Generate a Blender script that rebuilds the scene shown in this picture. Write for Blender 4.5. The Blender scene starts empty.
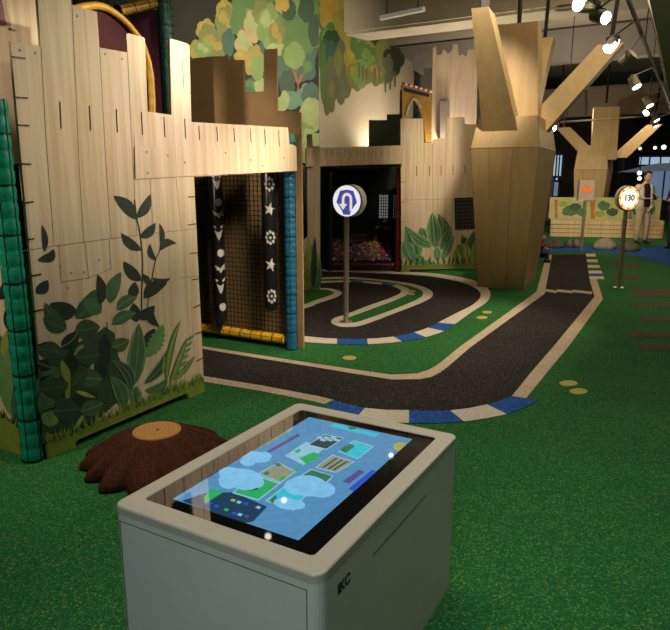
import bpy, bmesh, math, random
from mathutils import Vector, Matrix
random.seed(7)
R = math.radians
SC = bpy.context.scene
COL = SC.collection

# ---------------------------------------------------------------- camera
F, PITCH, H = 634.0, math.atan(136 / 634.0), 1.5
cam_d = bpy.data.cameras.new('camera')
cam_d.sensor_fit = 'HORIZONTAL'; cam_d.sensor_width = 36.0; cam_d.lens = 36.0 * F / 670.0
cam_d.clip_start = 0.05; cam_d.clip_end = 100
cam = bpy.data.objects.new('camera', cam_d); COL.objects.link(cam)
cam.location = (0, 0, H); cam.rotation_euler = (math.pi / 2 - PITCH, 0, 0)
SC.camera = cam

# ---------------------------------------------------------------- world, exposure
w = bpy.data.worlds.new('world'); SC.world = w; w.use_nodes = True
w.node_tree.nodes['Background'].inputs[0].default_value = (1.0, 0.86, 0.66, 1)
w.node_tree.nodes['Background'].inputs[1].default_value = 0.035
vs = SC.view_settings
vs.view_transform = 'Standard'; vs.look = 'None'; vs.gamma = 1; vs.exposure = 0.0
vs.use_curve_mapping = False
try:
    SC.cycles.use_denoising = True
    SC.cycles.max_bounces = 6
    SC.cycles.sample_clamp_indirect = 4
except Exception:
    pass

# ---------------------------------------------------------------- lamps of the hall (track spotlights) and added fills
WARM = (1.0, 0.80, 0.55)
def spot(loc, target, power, angle, blend=0.6, color=WARM, size=0.05):
    d = bpy.data.lights.new('spotlight_beam', 'SPOT')
    d.energy = power; d.spot_size = R(angle); d.spot_blend = blend; d.color = color
    d.shadow_soft_size = size
    o = bpy.data.objects.new('spotlight_beam', d); COL.objects.link(o)
    o.location = loc
    o.rotation_euler = (Vector(target) - Vector(loc)).to_track_quat('-Z', 'Y').to_euler()
    return o
def area(loc, target, power, sx, sy, color=WARM, spread=180):
    d = bpy.data.lights.new('hall_light', 'AREA')
    d.energy = power; d.shape = 'RECTANGLE'; d.size = sx; d.size_y = sy; d.color = color; d.spread = R(spread)
    o = bpy.data.objects.new('hall_light', d); COL.objects.link(o)
    o.location = loc
    o.rotation_euler = (Vector(target) - Vector(loc)).to_track_quat('-Z', 'Y').to_euler()
    return o
# track over the camera and to the side of the near castle wall
W2 = (1.0, 0.84, 0.65)
spot((2.2, 5.3, 3.0), (-0.72, 4.85, 2.1), 560, 36, 0.8, W2)
spot((1.6, 4.3, 3.05), (-0.9, 4.45, 2.5), 560, 27, 1.0, W2)
spot((1.4, 3.85, 3.0), (-1.28, 3.8, 1.85), 275, 40, 1.0, W2)
spot((2.6, 6.0, 3.0), (-0.78, 4.65, 1.0), 420, 24, 1.0, W2)
spot((-2.45, 1.75, 2.4), (-1.87, 3.35, 2.15), 420, 22, 0.8, W2)
spot((-2.7, 2.1, 2.5), (-1.9, 3.35, 0.6), 120, 60, 1.0, W2)  # separate fill added for the side panel, not on the track
spot((0.6, 2.6, 3.5), (-0.95, 5.85, 2.45), 230, 34, 0.9, W2)
spot((0.9, 3.0, 3.0), (-0.75, 5.7, 0.55), 620, 34, 0.8, W2, 0.45)
# the road and kerbs
spot((3.1, 7.2, 2.95), (0.9, 6.6, 0.0), 400, 66, 1.0, W2)
spot((2.2, 5.3, 2.95), (0.3, 5.2, 0.0), 160, 62, 1.0, W2)
# far castle wall and ball pit gate
spot((1.6, 7.2, 4.4), (2.15, 10.5, 1.25), 800, 44, 1.0, W2)
spot((0.6, 6.2, 2.9), (-0.25, 8.65, 1.1), 75, 34, 1.0, W2)  # added fill to brighten the bush on the gate pier
spot((3.2, 14.6, 2.2), (3.8, 20.0, 4.2), 420, 120, 1.0, (1, 0.82, 0.6), 0.1)  # added fill for the far wall and beams, no lamp stands there
# forest mural
spot((-0.6, 8.2, 3.7), (-1.6, 12.4, 3.4), 760, 76, 0.9, W2)
spot((-2.6, 8.6, 3.9), (-2.6, 12.4, 3.4), 420, 76, 0.9, W2)
# uplights behind the far castle wall, then two added ceiling fills
spot((2.35, 13.1, 1.85), (2.4, 13.5, 3.2), 130, 130, 1.0, (1, 0.84, 0.66), 0.08)
spot((1.80, 12.2, 1.9), (1.72, 12.5, 2.6), 26, 130, 1.0, (1, 0.84, 0.66), 0.05)
spot((1.1, 13.4, 1.8), (0.9, 14.0, 3.2), 130, 140, 1.0, (1, 0.84, 0.66), 0.12)
spot((2.6, 11.6, 2.3), (3.4, 12.0, 4.9), 170, 150, 1.0, (1, 0.84, 0.62), 0.1)  # added fill aimed at the ceiling and beam, no real fixture
spot((4.6, 14.0, 2.6), (5.4, 14.0, 4.9), 240, 150, 1.0, (1, 0.84, 0.62), 0.1)  # second added ceiling fill, also without a fixture
# pillars
spot((0.7, 4.7, 3.2), (2.5, 8.9, 1.7), 220, 42, 1.0, (1, 0.80, 0.52))
spot((4.85, 10.2, 3.0), (5.8, 14.8, 0.7), 420, 60, 1.0, W2)
spot((4.4, 13.0, 3.0), (6.7, 16.6, 1.2), 620, 60, 1.0, (1, 0.80, 0.52))
spot((3.98, 11.9, 2.40), (3.1, 10.2, 1.4), 4, 100, 1.0, (1, 0.82, 0.6))
# general dim spill
area((0.95, 3.3, 4.6), (1.5, 1.9, 0), 18, 2.0, 2.0, (1, 0.92, 0.78), 90)  # added floor fill, set so the long table side stays unlit
spot((-0.55, 2.9, 4.2), (-0.85, 2.0, 0), 170, 75, 1.0, (1, 0.9, 0.74), 0.4)  # added fill for the floor around the stump
spot((1.7, 2.3, 4.4), (1.6, 2.4, 0), 95, 80, 1.0, (1, 0.9, 0.74), 0.4)  # added fill for the floor beside the table
area((-1.2, -2.2, 3.4), (0.2, 1.9, 0.3), 5.5, 1.2, 1.2, (0.80, 0.93, 1.0), 45)
area((4.5, 8.5, 4.6), (4.2, 8.5, 0), 150, 4.0, 5.0)
area((8.0, 18.0, 3.4), (7.5, 16.0, 0.4), 90, 3.0, 2.0)

# ---------------------------------------------------------------- projection helpers
def ray(x, y):
    u = (x - 335) / F; v = (315 - y) / F
    return Vector((u, math.cos(PITCH) + v * math.sin(PITCH), -math.sin(PITCH) + v * math.cos(PITCH)))
CAM = Vector((0, 0, H))
def gz(x, y, z=0.0):
    d = ray(x, y); return CAM + d * ((z - H) / d.z)
def gy(x, y, Y):
    d = ray(x, y); return CAM + d * (Y / d.y)
class Plane:
    """a vertical plane: u runs along the ground, z is up, off is towards the camera side"""
    def __init__(s, o, d):
        s.o = Vector((o[0], o[1], 0)); s.d = Vector((d[0], d[1], 0)).normalized()
        n = Vector((s.d.y, -s.d.x, 0))
        if n.dot(CAM - s.o) < 0: n = -n
        s.n = n
    def uv(s, x, y):
        d = ray(x, y); t = (s.o - CAM).dot(s.n) / d.dot(s.n)
        p = CAM + d * t
        return ((p - s.o).dot(s.d), p.z)
    def pt(s, u, z, off=0.0):
        return s.o + s.d * u + s.n * off + Vector((0, 0, z))
    def off(s, k):
        q = Plane((0, 0), (1, 0)); q.o = s.o + s.n * k; q.d = s.d; q.n = s.n; return q
def Z(x0, y0, sc):
    return lambda *p: [(x0 + a / sc, y0 + b / sc) for a, b in p]

# ---------------------------------------------------------------- materials
MATS = {}
def nodes(name):
    m = bpy.data.materials.new(name); m.use_nodes = True
    nt = m.node_tree; b = nt.nodes['Principled BSDF']
    return m, nt, b
def mat(name, col, rough=0.6, var=0.12, scale=18.0, metal=0.0, bump=0.0, emit=0.0, ecol=None, spec=0.4, stretch=None):
    if name in MATS: return MATS[name]
    m, nt, b = nodes(name)
    tc = nt.nodes.new('ShaderNodeTexCoord'); no = nt.nodes.new('ShaderNodeTexNoise')
    src = tc.outputs['Object']
    if stretch:
        mp = nt.nodes.new('ShaderNodeMapping'); mp.inputs['Scale'].default_value = stretch
        nt.links.new(src, mp.inputs['Vector']); src = mp.outputs['Vector']
    nt.links.new(src, no.inputs['Vector'])
    no.inputs['Scale'].default_value = scale; no.inputs['Detail'].default_value = 4
    rp = nt.nodes.new('ShaderNodeValToRGB')
    rp.color_ramp.elements[0].position = 0.3; rp.color_ramp.elements[1].position = 0.7
    rp.color_ramp.elements[0].color = tuple(max(0, c * (1 - var)) for c in col) + (1,)
    rp.color_ramp.elements[1].color = tuple(min(1, c * (1 + var)) for c in col) + (1,)
    nt.links.new(no.outputs['Fac'], rp.inputs['Fac']); nt.links.new(rp.outputs['Color'], b.inputs['Base Color'])
    b.inputs['Roughness'].default_value = rough; b.inputs['Metallic'].default_value = metal
    b.inputs['Specular IOR Level'].default_value = spec
    if bump:
        bp = nt.nodes.new('ShaderNodeBump'); bp.inputs['Strength'].default_value = bump; bp.inputs['Distance'].default_value = 0.01
        nt.links.new(no.outputs['Fac'], bp.inputs['Height']); nt.links.new(bp.outputs['Normal'], b.inputs['Normal'])
    if emit:
        b.inputs['Emission Color'].default_value = tuple(ecol or col) + (1,)
        b.inputs['Emission Strength'].default_value = emit
    MATS[name] = m
    return m
def wood(name, a, c, rough=0.55, sx=26.0, sz=0.9, spec=0.3):
    """plywood with upright grain"""
    m, nt, b = nodes(name)
    tc = nt.nodes.new('ShaderNodeTexCoord'); mp = nt.nodes.new('ShaderNodeMapping')
    mp.inputs['Scale'].default_value = (sx, sx, sz)
    n1 = nt.nodes.new('ShaderNodeTexNoise'); n1.inputs['Scale'].default_value = 1.0; n1.inputs['Detail'].default_value = 5
    n1.inputs['Distortion'].default_value = 0.6
    n2 = nt.nodes.new('ShaderNodeTexNoise'); n2.inputs['Scale'].default_value = 1.3; n2.inputs['Detail'].default_value = 2
    rp = nt.nodes.new('ShaderNodeValToRGB')
    rp.color_ramp.elements[0].position = 0.32; rp.color_ramp.elements[1].position = 0.62
    rp.color_ramp.elements[0].color = (*c, 1); rp.color_ramp.elements[1].color = (*a, 1)
    mx = nt.nodes.new('ShaderNodeMixRGB'); mx.blend_type = 'MULTIPLY'; mx.inputs[0].default_value = 0.25
    nt.links.new(tc.outputs['Object'], mp.inputs['Vector']); nt.links.new(mp.outputs['Vector'], n1.inputs['Vector'])
    nt.links.new(tc.outputs['Object'], n2.inputs['Vector'])
    nt.links.new(n1.outputs['Fac'], rp.inputs['Fac']); nt.links.new(rp.outputs['Color'], mx.inputs[1])
    nt.links.new(n2.outputs['Color'], mx.inputs[2]); nt.links.new(mx.outputs[0], b.inputs['Base Color'])
    b.inputs['Roughness'].default_value = rough; b.inputs['Specular IOR Level'].default_value = spec
    MATS[name] = m
    return m
def carpet(name, base, fleck, dark, scale=110.0, share=0.14, spec=0.1):
    """short pile carpet: granules of three tones"""
    m, nt, b = nodes(name)
    geo = nt.nodes.new('ShaderNodeNewGeometry')
    vo = nt.nodes.new('ShaderNodeTexVoronoi'); vo.inputs['Scale'].default_value = scale
    sp = nt.nodes.new('ShaderNodeSeparateColor')
    n2 = nt.nodes.new('ShaderNodeTexNoise'); n2.inputs['Scale'].default_value = 2.0; n2.inputs['Detail'].default_value = 3
    r1 = nt.nodes.new('ShaderNodeValToRGB'); r2 = nt.nodes.new('ShaderNodeValToRGB')
    r1.color_ramp.interpolation = 'LINEAR'
    e = r1.color_ramp.elements
    e[0].position = 0.0; e[0].color = (*dark, 1); e[1].position = 1.0; e[1].color = (*fleck, 1)
    k = e.new(0.38); k.color = (*base, 1)
    k = e.new(1 - share * 1.6); k.color = (*base, 1)
    r2.color_ramp.elements[0].color = (0.8, 0.8, 0.8, 1); r2.color_ramp.elements[1].color = (1.1, 1.1, 1.1, 1)
    mx = nt.nodes.new('ShaderNodeMixRGB'); mx.blend_type = 'MULTIPLY'; mx.inputs[0].default_value = 1
    for n in (vo, n2): nt.links.new(geo.outputs['Position'], n.inputs['Vector'])
    nt.links.new(vo.outputs['Color'], sp.inputs['Color']); nt.links.new(sp.outputs['Red'], r1.inputs['Fac']); nt.links.new(n2.outputs['Fac'], r2.inputs['Fac'])
    nt.links.new(r1.outputs['Color'], mx.inputs[1]); nt.links.new(r2.outputs['Color'], mx.inputs[2])
    nt.links.new(mx.outputs[0], b.inputs['Base Color'])
    bp = nt.nodes.new('ShaderNodeBump'); bp.inputs['Strength'].default_value = 0.5; bp.inputs['Distance'].default_value = 0.005
    nt.links.new(vo.outputs['Distance'], bp.inputs['Height']); nt.links.new(bp.outputs['Normal'], b.inputs['Normal'])
    b.inputs['Roughness'].default_value = 0.95; b.inputs['Specular IOR Level'].default_value = spec
    MATS[name] = m
    return m

PLY = wood('plywood', (0.76, 0.62, 0.44), (0.61, 0.455, 0.28))
PLY2 = wood('plywood_low', (0.72, 0.58, 0.38), (0.52, 0.36, 0.19))
CLAD = wood('pillar_cladding', (0.47, 0.335, 0.155), (0.41, 0.29, 0.13), 0.5, 14, 0.8)
SLAT = wood('slat_wood', (0.66, 0.50, 0.30), (0.52, 0.37, 0.2))
GRASS = carpet('grass_carpet', (0.017, 0.135, 0.036), (0.17, 0.28, 0.05), (0.007, 0.07, 0.02), 190, 0.11)
ASPH = carpet('asphalt_carpet', (0.026, 0.022, 0.021), (0.10, 0.085, 0.075), (0.014, 0.012, 0.012), 140)
BEIGE = carpet('beige_carpet', (0.52, 0.43, 0.30), (0.62, 0.54, 0.40), (0.42, 0.33, 0.22), 90)
WHITEC = carpet('white_carpet', (0.62, 0.56, 0.44), (0.70, 0.64, 0.52), (0.52, 0.46, 0.35), 90)
BLUEC = carpet('blue_carpet', (0.020, 0.09, 0.33), (0.05, 0.16, 0.45), (0.015, 0.06, 0.22), 90)
BLACK = mat('black', (0.008, 0.008, 0.008), 0.5)
DARK = mat('dark_slot', (0.012, 0.010, 0.008), 0.8)
SEAM = mat('seam', (0.22, 0.14, 0.08), 0.8)
HOLE = mat('knot', (0.36, 0.23, 0.12), 0.7)
WHITE = mat('white_plastic', (0.72, 0.69, 0.62), 0.4, 0.02)
STEEL = mat('steel', (0.55, 0.50, 0.42), 0.35, 0.05, metal=0.8)
G_DD = mat('leaf_very_dark', (0.016, 0.028, 0.017), 0.6)
G_D = mat('leaf_dark', (0.030, 0.075, 0.036), 0.6)
G_M = mat('leaf_mid', (0.055, 0.135, 0.060), 0.6)
G_L = mat('leaf_light', (0.13, 0.27, 0.10), 0.6)
G_Y = mat('leaf_yellow', (0.23, 0.30, 0.055), 0.6)
G_YY = mat('leaf_pale', (0.36, 0.40, 0.12), 0.6)
G_GR = mat('grass_print', (0.20, 0.27, 0.035), 0.6)
G_B = mat('leaf_bright', (0.10, 0.27, 0.12), 0.6)
G_W = mat('leaf_edge', (0.30, 0.43, 0.24), 0.6)

# ---------------------------------------------------------------- object helpers
ROOTM = {}
def empty(name, label, cat, loc, rotz=0.0, group=None):
    o = bpy.data.objects.new(name, None); COL.objects.link(o)
    o.empty_display_size = 0.05
    o.location = loc; o.rotation_euler = (0, 0, rotz)
    o['label'] = label; o['category'] = cat
    if group: o['group'] = group
    ROOTM[o] = Matrix.Translation(loc) @ Matrix.Rotation(rotz, 4, 'Z')
    return o
def obj(name, bm, mats, parent=None, smooth=False, local=False, kind=None, recalc=True):
    """bm holds WORLD coordinates unless local; linked as one mesh object"""
    if not isinstance(mats, (list, tuple)): mats = [mats]
    if recalc: bmesh.ops.recalc_face_normals(bm, faces=bm.faces)
    me = bpy.data.meshes.new(name); bm.to_mesh(me); bm.free()
    for m in mats: me.materials.append(m)
    if smooth:
        for p in me.polygons: p.use_smooth = True
    o = bpy.data.objects.new(name, me); COL.objects.link(o)
    if parent is not None:
        M = ROOTM[parent]
        if not local: me.transform(M.inverted())
        o.parent = parent; ROOTM[o] = M
    elif not local:
        vs_ = [v.co for v in me.vertices]
        lo = [min(v[i] for v in vs_) for i in range(3)]; hi = [max(v[i] for v in vs_) for i in range(3)]
        b = Vector(((lo[0] + hi[0]) / 2, (lo[1] + hi[1]) / 2, lo[2]))
        me.transform(Matrix.Translation(-b)); o.location = b; ROOTM[o] = Matrix.Translation(b)
    else:
        ROOTM[o] = Matrix.Identity(4)
    if kind: o['kind'] = kind
    return o
def tag(o, label, cat, group=None, kind=None):
    o['label'] = label; o['category'] = cat
    if group: o['group'] = group
    if kind: o['kind'] = kind
    return o
def dup(root, loc, rotz=None, label=None, scale=None):
    r = root.copy(); COL.objects.link(r); r.location = loc
    if rotz is not None: r.rotation_euler = (0, 0, rotz)
    if scale: r.scale = (scale,) * 3
    if label: r['label'] = label
    for ch in list(root.children):
        c = ch.copy(); COL.objects.link(c); c.parent = r
        for g in list(ch.children):
            d = g.copy(); COL.objects.link(d); d.parent = c
    return r
def face(bm, pts, mi=0):
    vs_ = [bm.verts.new(p) for p in pts]
    f = bm.faces.new(vs_); f.material_index = mi
    return f
def prism(bm, front, back, mi=0):
    """closed solid between two matching loops"""
    a = [bm.verts.new(p) for p in front]; b = [bm.verts.new(p) for p in back]
    n = len(a); fs = [bm.faces.new(a), bm.faces.new(b[::-1])]
    for f in fs: f.normal_update()
    for i in range(n): fs.append(bm.faces.new((a[i], b[i], b[(i + 1) % n], a[(i + 1) % n])))
    for f in fs: f.material_index = mi
    return fs
def board(bm, pl, uvs, d0=0.0, d1=-0.018, mi=0):
    return prism(bm, [pl.pt(u, z, d0) for u, z in uvs], [pl.pt(u, z, d1) for u, z in uvs], mi)
def board_px(bm, pl, px, d0=0.0, d1=-0.018, mi=0):
    return board(bm, pl, [pl.uv(*p) for p in px], d0, d1, mi)
def pbox(bm, pl, u0, u1, z0, z1, d0, d1, mi=0):
    return board(bm, pl, [(u0, z0), (u1, z0), (u1, z1), (u0, z1)], d0, d1, mi)
def box(bm, c, s, rot=None, mi=0):
    M = Matrix.Translation(c) @ (rot.to_4x4() if rot is not None else Matrix.Identity(4)) @ Matrix.Diagonal((*s, 1))
    r = bmesh.ops.create_cube(bm, size=1.0, matrix=M)
    for v in r['verts']:
        for f in v.link_faces: f.material_index = mi
def tube(bm, p0, p1, r0, r1=None, seg=16, mi=0, caps=True):
    p0, p1 = Vector(p0), Vector(p1); r1 = r0 if r1 is None else r1
    d = p1 - p0; q = d.to_track_quat('Z', 'Y').to_matrix().to_4x4()
    M = Matrix.Translation((p0 + p1) / 2) @ q
    r = bmesh.ops.create_cone(bm, cap_ends=caps, segments=seg, radius1=r0, radius2=r1, depth=d.length, matrix=M)
    for v in r['verts']:
        for f in v.link_faces: f.material_index = mi
def sweep(bm, pts, radii, seg=14, mi=0):
    """round tube through points with a radius each"""
    pts = [Vector(p) for p in pts]; rings = []; nx = None
    for i, p in enumerate(pts):
        d = (pts[min(i + 1, len(pts) - 1)] - pts[max(i - 1, 0)]).normalized()
        if nx is None: nx = d.orthogonal().normalized()
        nx = (nx - d * nx.dot(d)).normalized(); ny = d.cross(nx)
        r = radii[i] if isinstance(radii, (list, tuple)) else radii
        rings.append([bm.verts.new(p + nx * (r * math.cos(a)) + ny * (r * math.sin(a))) for a in [2 * math.pi * k / seg for k in range(seg)]])
    for a, b in zip(rings, rings[1:]):
        for k in range(seg):
            bm.faces.new((a[k], a[(k + 1) % seg], b[(k + 1) % seg], b[k])).material_index = mi
    bm.faces.new(rings[0][::-1]).material_index = mi; bm.faces.new(rings[-1]).material_index = mi
def lathe(bm, prof, c, seg=32, mi=0):
    rings = []
    for r, z in prof:
        rings.append([bm.verts.new((c[0] + r * math.cos(2 * math.pi * k / seg), c[1] + r * math.sin(2 * math.pi * k / seg), c[2] + z)) for k in range(seg)])
    for a, b in zip(rings, rings[1:]):
        for k in range(seg):
            bm.faces.new((a[k], a[(k + 1) % seg], b[(k + 1) % seg], b[k])).material_index = mi
    bm.faces.new(rings[0][::-1]).material_index = mi; bm.faces.new(rings[-1]).material_index = mi
def smooth_poly(p, n=6, closed=False):
    """Catmull-Rom through px points"""
    out = []; m = len(p)
    for i in range(m if closed else m - 1):
        g = lambda k: p[k % m] if closed else p[max(0, min(m - 1, k))]
        a, b, c, d = g(i - 1), g(i), g(i + 1), g(i + 2)
        for k in range(n):
            t = k / n
            out.append(tuple(0.5 * (2 * b[j] + (c[j] - a[j]) * t + (2 * a[j] - 5 * b[j] + 4 * c[j] - d[j]) * t * t + (3 * b[j] - a[j] - 3 * c[j] + d[j]) * t ** 3) for j in range(2)))
    if not closed: out.append(p[-1])
    return out
def fpoly(bm, px, z, mi=0):
    f = face(bm, [gz(x, y, 0) + Vector((0, 0, z)) for x, y in px], mi)
    if f.normal.z < 0 or True:
        f.normal_update()
        if f.normal.z < 0: f.normal_flip()
    return f

# printed leaves: outlines lie on the board they are printed on
class Print:
    def __init__(s, pl, off=0.0012, step=0.00003):
        s.pl = pl; s.bm = bmesh.new(); s.k = off; s.step = step
    def poly(s, px, mi, clip=None):
        uvs = [s.pl.uv(*p) for p in px]
        if clip: uvs = [(max(clip[0], min(clip[1], u)), z) for u, z in uvs]
        if len(set(uvs)) < 3: return
        f = face(s.bm, [s.pl.pt(u, z, s.k) for u, z in uvs], mi)
        f.normal_update()
        if f.normal.dot(s.pl.n) < 0: f.normal_flip()
        s.k += s.step
    def leaf(s, b, t, w_, mi, bend=0.0, rib=None, peak=0.45, n=9, wave=0.0):
        bx, by = b; tx, ty = t; dx, dy = tx - bx, ty - by
        L = math.hypot(dx, dy); nx, ny = -dy / L, dx / L
        def c(q): 
            k = bend * L * 4 * q * (1 - q); return (bx + dx * q + nx * k, by + dy * q + ny * k)
        def wd(q):
            return w_ / 2 * (math.sin(math.pi * q ** (math.log(0.5) / math.log(peak))) ** 0.8 if 0 < q < 1 else 0)
        A, B = [], []
        for i in range(n + 1):
            q = i / n; p = c(q); h = wd(q) * (1 + wave * (1 if i % 2 else -1))
            A.append((p[0] + nx * h, p[1] + ny * h))
            if 0 < i < n: B.append((p[0] - nx * h, p[1] - ny * h))
        s.poly(A + B[::-1], mi)
        if rib is not None:
            k = max(0.35, w_ * 0.035)
            M = [c(i / 6 * 0.95) for i in range(7)]
            s.poly([(x + nx * k, y + ny * k) for x, y in M] + [(x - nx * k, y - ny * k) for x, y in M[::-1]], rib)
    def stem(s, pts, w_, mi):
        P = smooth_poly(pts, 4)
        s.poly([(x - w_ / 2, y) for x, y in P] + [(x + w_ / 2, y) for x, y in P[::-1]], mi)
    def ell(s, cx, cy, rx, ry, mi, clip=None, n=18, jit=0.0):
        s.poly([(cx + rx * (1 + random.uniform(-jit, jit)) * math.cos(2 * math.pi * k / n), cy + ry * (1 + random.uniform(-jit, jit)) * math.sin(2 * math.pi * k / n)) for k in range(n)], mi, clip)
    def blades(s, line, h, n, mi, up=True):
        """a row of pointed grass blades standing on a px polyline"""
        P = smooth_poly(line, 12)
        for i in range(n):
            x, y = P[int((i + random.random() * 0.6) / n * (len(P) - 1))]
            hh = h * random.uniform(0.55, 1.15); lx = random.uniform(-0.5, 0.5) * hh; ww = hh * 0.16
            s.poly([(x - ww, y + 0.6), (x + lx, y - hh), (x + ww, y + 0.6)], mi)
    def done(s, name, mats, parent):
        return obj(name, s.bm, mats, parent, recalc=False)
LEAFM = [G_DD, G_D, G_M, G_L, G_Y, G_YY, G_GR, G_B, G_W]

# ================================================================ SETTING
bm = bmesh.new(); box(bm, (2, 11, -0.05), (30, 32, 0.1)); obj('floor', bm, GRASS, kind='structure')

# --- near road
inL = [(552, 255), (548.5, 275), (544.7, 294), (510, 319), (470, 348), (448, 367)] + [(440, 373), (431, 377.5), (420, 379.6)] + [(392, 380), (355, 374.2), (318, 368), (240, 355.5), (203.6, 349.4), (150, 341), (90, 333)]
inR = [(586, 254), (589.5, 279.4), (594.5, 297)] + [(555, 345), (530, 374), (512, 396)] + smooth_poly([(509.6, 397.7), (487, 405), (466, 409), (450, 411), (430, 411.6), (409, 410.7), (387, 410.5), (364.6, 408.5), (347, 404.5), (333.6, 400.5)], 3) + [(320, 397), (262, 386), (203.6, 376.5), (150, 368), (90, 358)]
bm = bmesh.new(); fpoly(bm, inL + inR[::-1], 0.003)
bmesh.ops.triangulate(bm, faces=bm.faces, ngon_method='EAR_CLIP')
obj('road_surface', bm, ASPH, kind='structure', recalc=False)
def strip(name, A, B, m, z):
    bm = bmesh.new()
    for i in range(len(A) - 1): fpoly(bm, [A[i], A[i + 1], B[i + 1], B[i]], z)
    return obj(name, bm, m, kind='structure', recalc=False)
A = [(552, 255), (544.7, 294), (510, 319), (470, 348), (448, 367), (440, 373), (431, 377.5), (420, 379.6), (392, 380), (355, 374.2), (318, 368), (240, 355.5), (203.6, 349.4), (150, 341), (90, 333)]
B = [(546.5, 255), (536.5, 292), (502, 317), (460, 347), (441, 362.5), (435, 367), (427, 370.8), (417, 374), (392, 375.2), (355, 370), (318, 364.6), (240, 352.5), (203.6, 346.7), (150, 339), (90, 331)]
strip('road_line', A, B, BEIGE, 0.0045)
strip('road_line', [(589.5, 279.4), (594.5, 297), (555, 345), (530, 374), (512, 396.5)], [(596, 277), (603, 299.5), (570, 345), (546, 374), (526, 398.8)], BEIGE, 0.0045)
strip('road_line', [(333.6, 400.5), (320, 397), (262, 386), (203.6, 376.5), (150, 368), (90, 358)], [(324, 404.5), (312, 401.5), (258, 391), (203.6, 382), (150, 373), (90, 363)], BEIGE, 0.0045)
def kerb(inner, outer, cols, z):
    bm = bmesh.new()
    for (a, b, c) in cols:
        for i in range(a, b): fpoly(bm, [inner[i], inner[i + 1], outer[i + 1], outer[i]], z, c)
    return obj('kerb_strip', bm, [BLUEC, WHITEC], kind='structure', recalc=False)
ki = [(512, 396.5), (500, 401), (487, 405), (470, 408.6), (450, 411), (430, 411.6), (409, 410.7), (387, 410.5), (364.6, 408.5), (347, 404.5), (333.6, 400.5)]
ko = [(537, 401.5), (522, 409), (507, 414.8), (486, 419), (464, 422.2), (437, 423.6), (409, 423.6), (381, 423), (355, 420.5), (338, 416), (323, 411)]
kerb(ki, ko, [(0, 2, 0), (2, 4, 1), (4, 6, 0), (6, 8, 1), (8, 10, 0)], 0.005)
# far end of the road: blue and white crossing teeth
bm = bmesh.new()
for i in (0, 2, 4, 6, 8, 7):
    a, b = i / 9, (i + 1) / 9
    l0 = (586 + 3.5 * a, 254 + 25.4 * a); l1 = (586 + 3.5 * b, 254 + 25.4 * b)
    wv = 9 + 6 * a; wb = 9 + 6 * b
    fpoly(bm, [l0, l1, (l1[0] + wb, l1[1]), (l0[0] + wv, l0[1])], 0.005, 1 if i % 2 == 0 else 0)
obj('kerb_strip', bm, [BLUEC, WHITEC], kind='structure', recalc=False)
strip('road_line', [(545, 289), (556, 291), (557, 289.5), (572, 291), (573, 290), (592, 292)], [(545, 291.6), (556, 293.4), (557, 292), (572, 293.4), (573, 292.4), (592, 294.4)], BEIGE, 0.0042)
# --- far loop road
outer = [(300, 342), (320, 343.5), (337, 344.2), (368, 344.6), (402, 342), (426, 337.5), (444, 331.5), (455, 324.5), (470, 313.5), (486, 303), (490.5, 295), (487.5, 288), (474, 280.5), (444, 274.8), (414, 272.4), (370, 270.8), (320, 269.6), (240, 268)]
innr = [(300, 336), (320, 338), (337, 339), (367, 339.2), (393.5, 337), (414, 332.7), (428, 328), (438, 323), (454, 314.5), (471, 306), (480, 298), (478.6, 291), (465, 283.6), (438, 277.7), (414, 275.2), (370, 273), (320, 271.4), (240, 269.6)]
so, si = smooth_poly(outer, 3), smooth_poly(innr, 3)
bm = bmesh.new(); fpoly(bm, si + [(180, 300), (200, 325)], 0.003)
bmesh.ops.triangulate(bm, faces=bm.faces, ngon_method='EAR_CLIP')
obj('road_surface', bm, ASPH, kind='structure', recalc=False)
strip('road_line', so[21:], si[21:], WHITEC, 0.0045)
kerb(si[:22], so[:22], [(0, 6, 1), (6, 9, 0), (9, 12, 1), (12, 15, 0), (15, 18, 1), (18, 21, 0)], 0.005)
# horseshoe island
io = smooth_poly([(320, 277.8), (349, 277.3), (384.5, 280.2), (408.5, 283.2), (426, 288), (433, 294), (426, 301), (396, 313), (364, 325), (350, 327.2), (338, 326.4), (331, 322.5), (335, 318), (346, 314.5), (368, 306), (390.5, 298), (401, 292.4), (396.5, 288), (381.6, 285), (351.7, 282.2), (320, 283.2)], 4)
ii = smooth_poly([(320, 279.4), (349, 279), (382, 281.6), (404, 285), (419, 289.4), (423, 294.2), (417, 299.8), (390, 311), (360, 321.5), (351, 323), (344, 322.8), (342, 321.4), (344, 319.4), (350, 317.4), (376, 307.8), (399, 299), (410, 292.6), (404, 286.6), (384, 283), (351.7, 280.9), (320, 281.4)], 4)
bm = bmesh.new(); fpoly(bm, io, 0.0036); bmesh.ops.triangulate(bm, faces=bm.faces, ngon_method='EAR_CLIP')
obj('trim_1', bm, WHITEC, kind='structure', recalc=False)
bm = bmesh.new(); fpoly(bm, ii, 0.005); bmesh.ops.triangulate(bm, faces=bm.faces, ngon_method='EAR_CLIP')
obj('trim_2', bm, GRASS, kind='structure', recalc=False)
bm = bmesh.new()
for (a, b, c, d) in (((351, 280.9), (363, 281.8), (363, 283.2), (351, 282.1)), ((383, 283), (396, 285.2), (392, 287), (381, 285))):
    fpoly(bm, [a, b, c, d], 0.0056)
obj('kerb_strip', bm, BLUEC, kind='structure', recalc=False)
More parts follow.
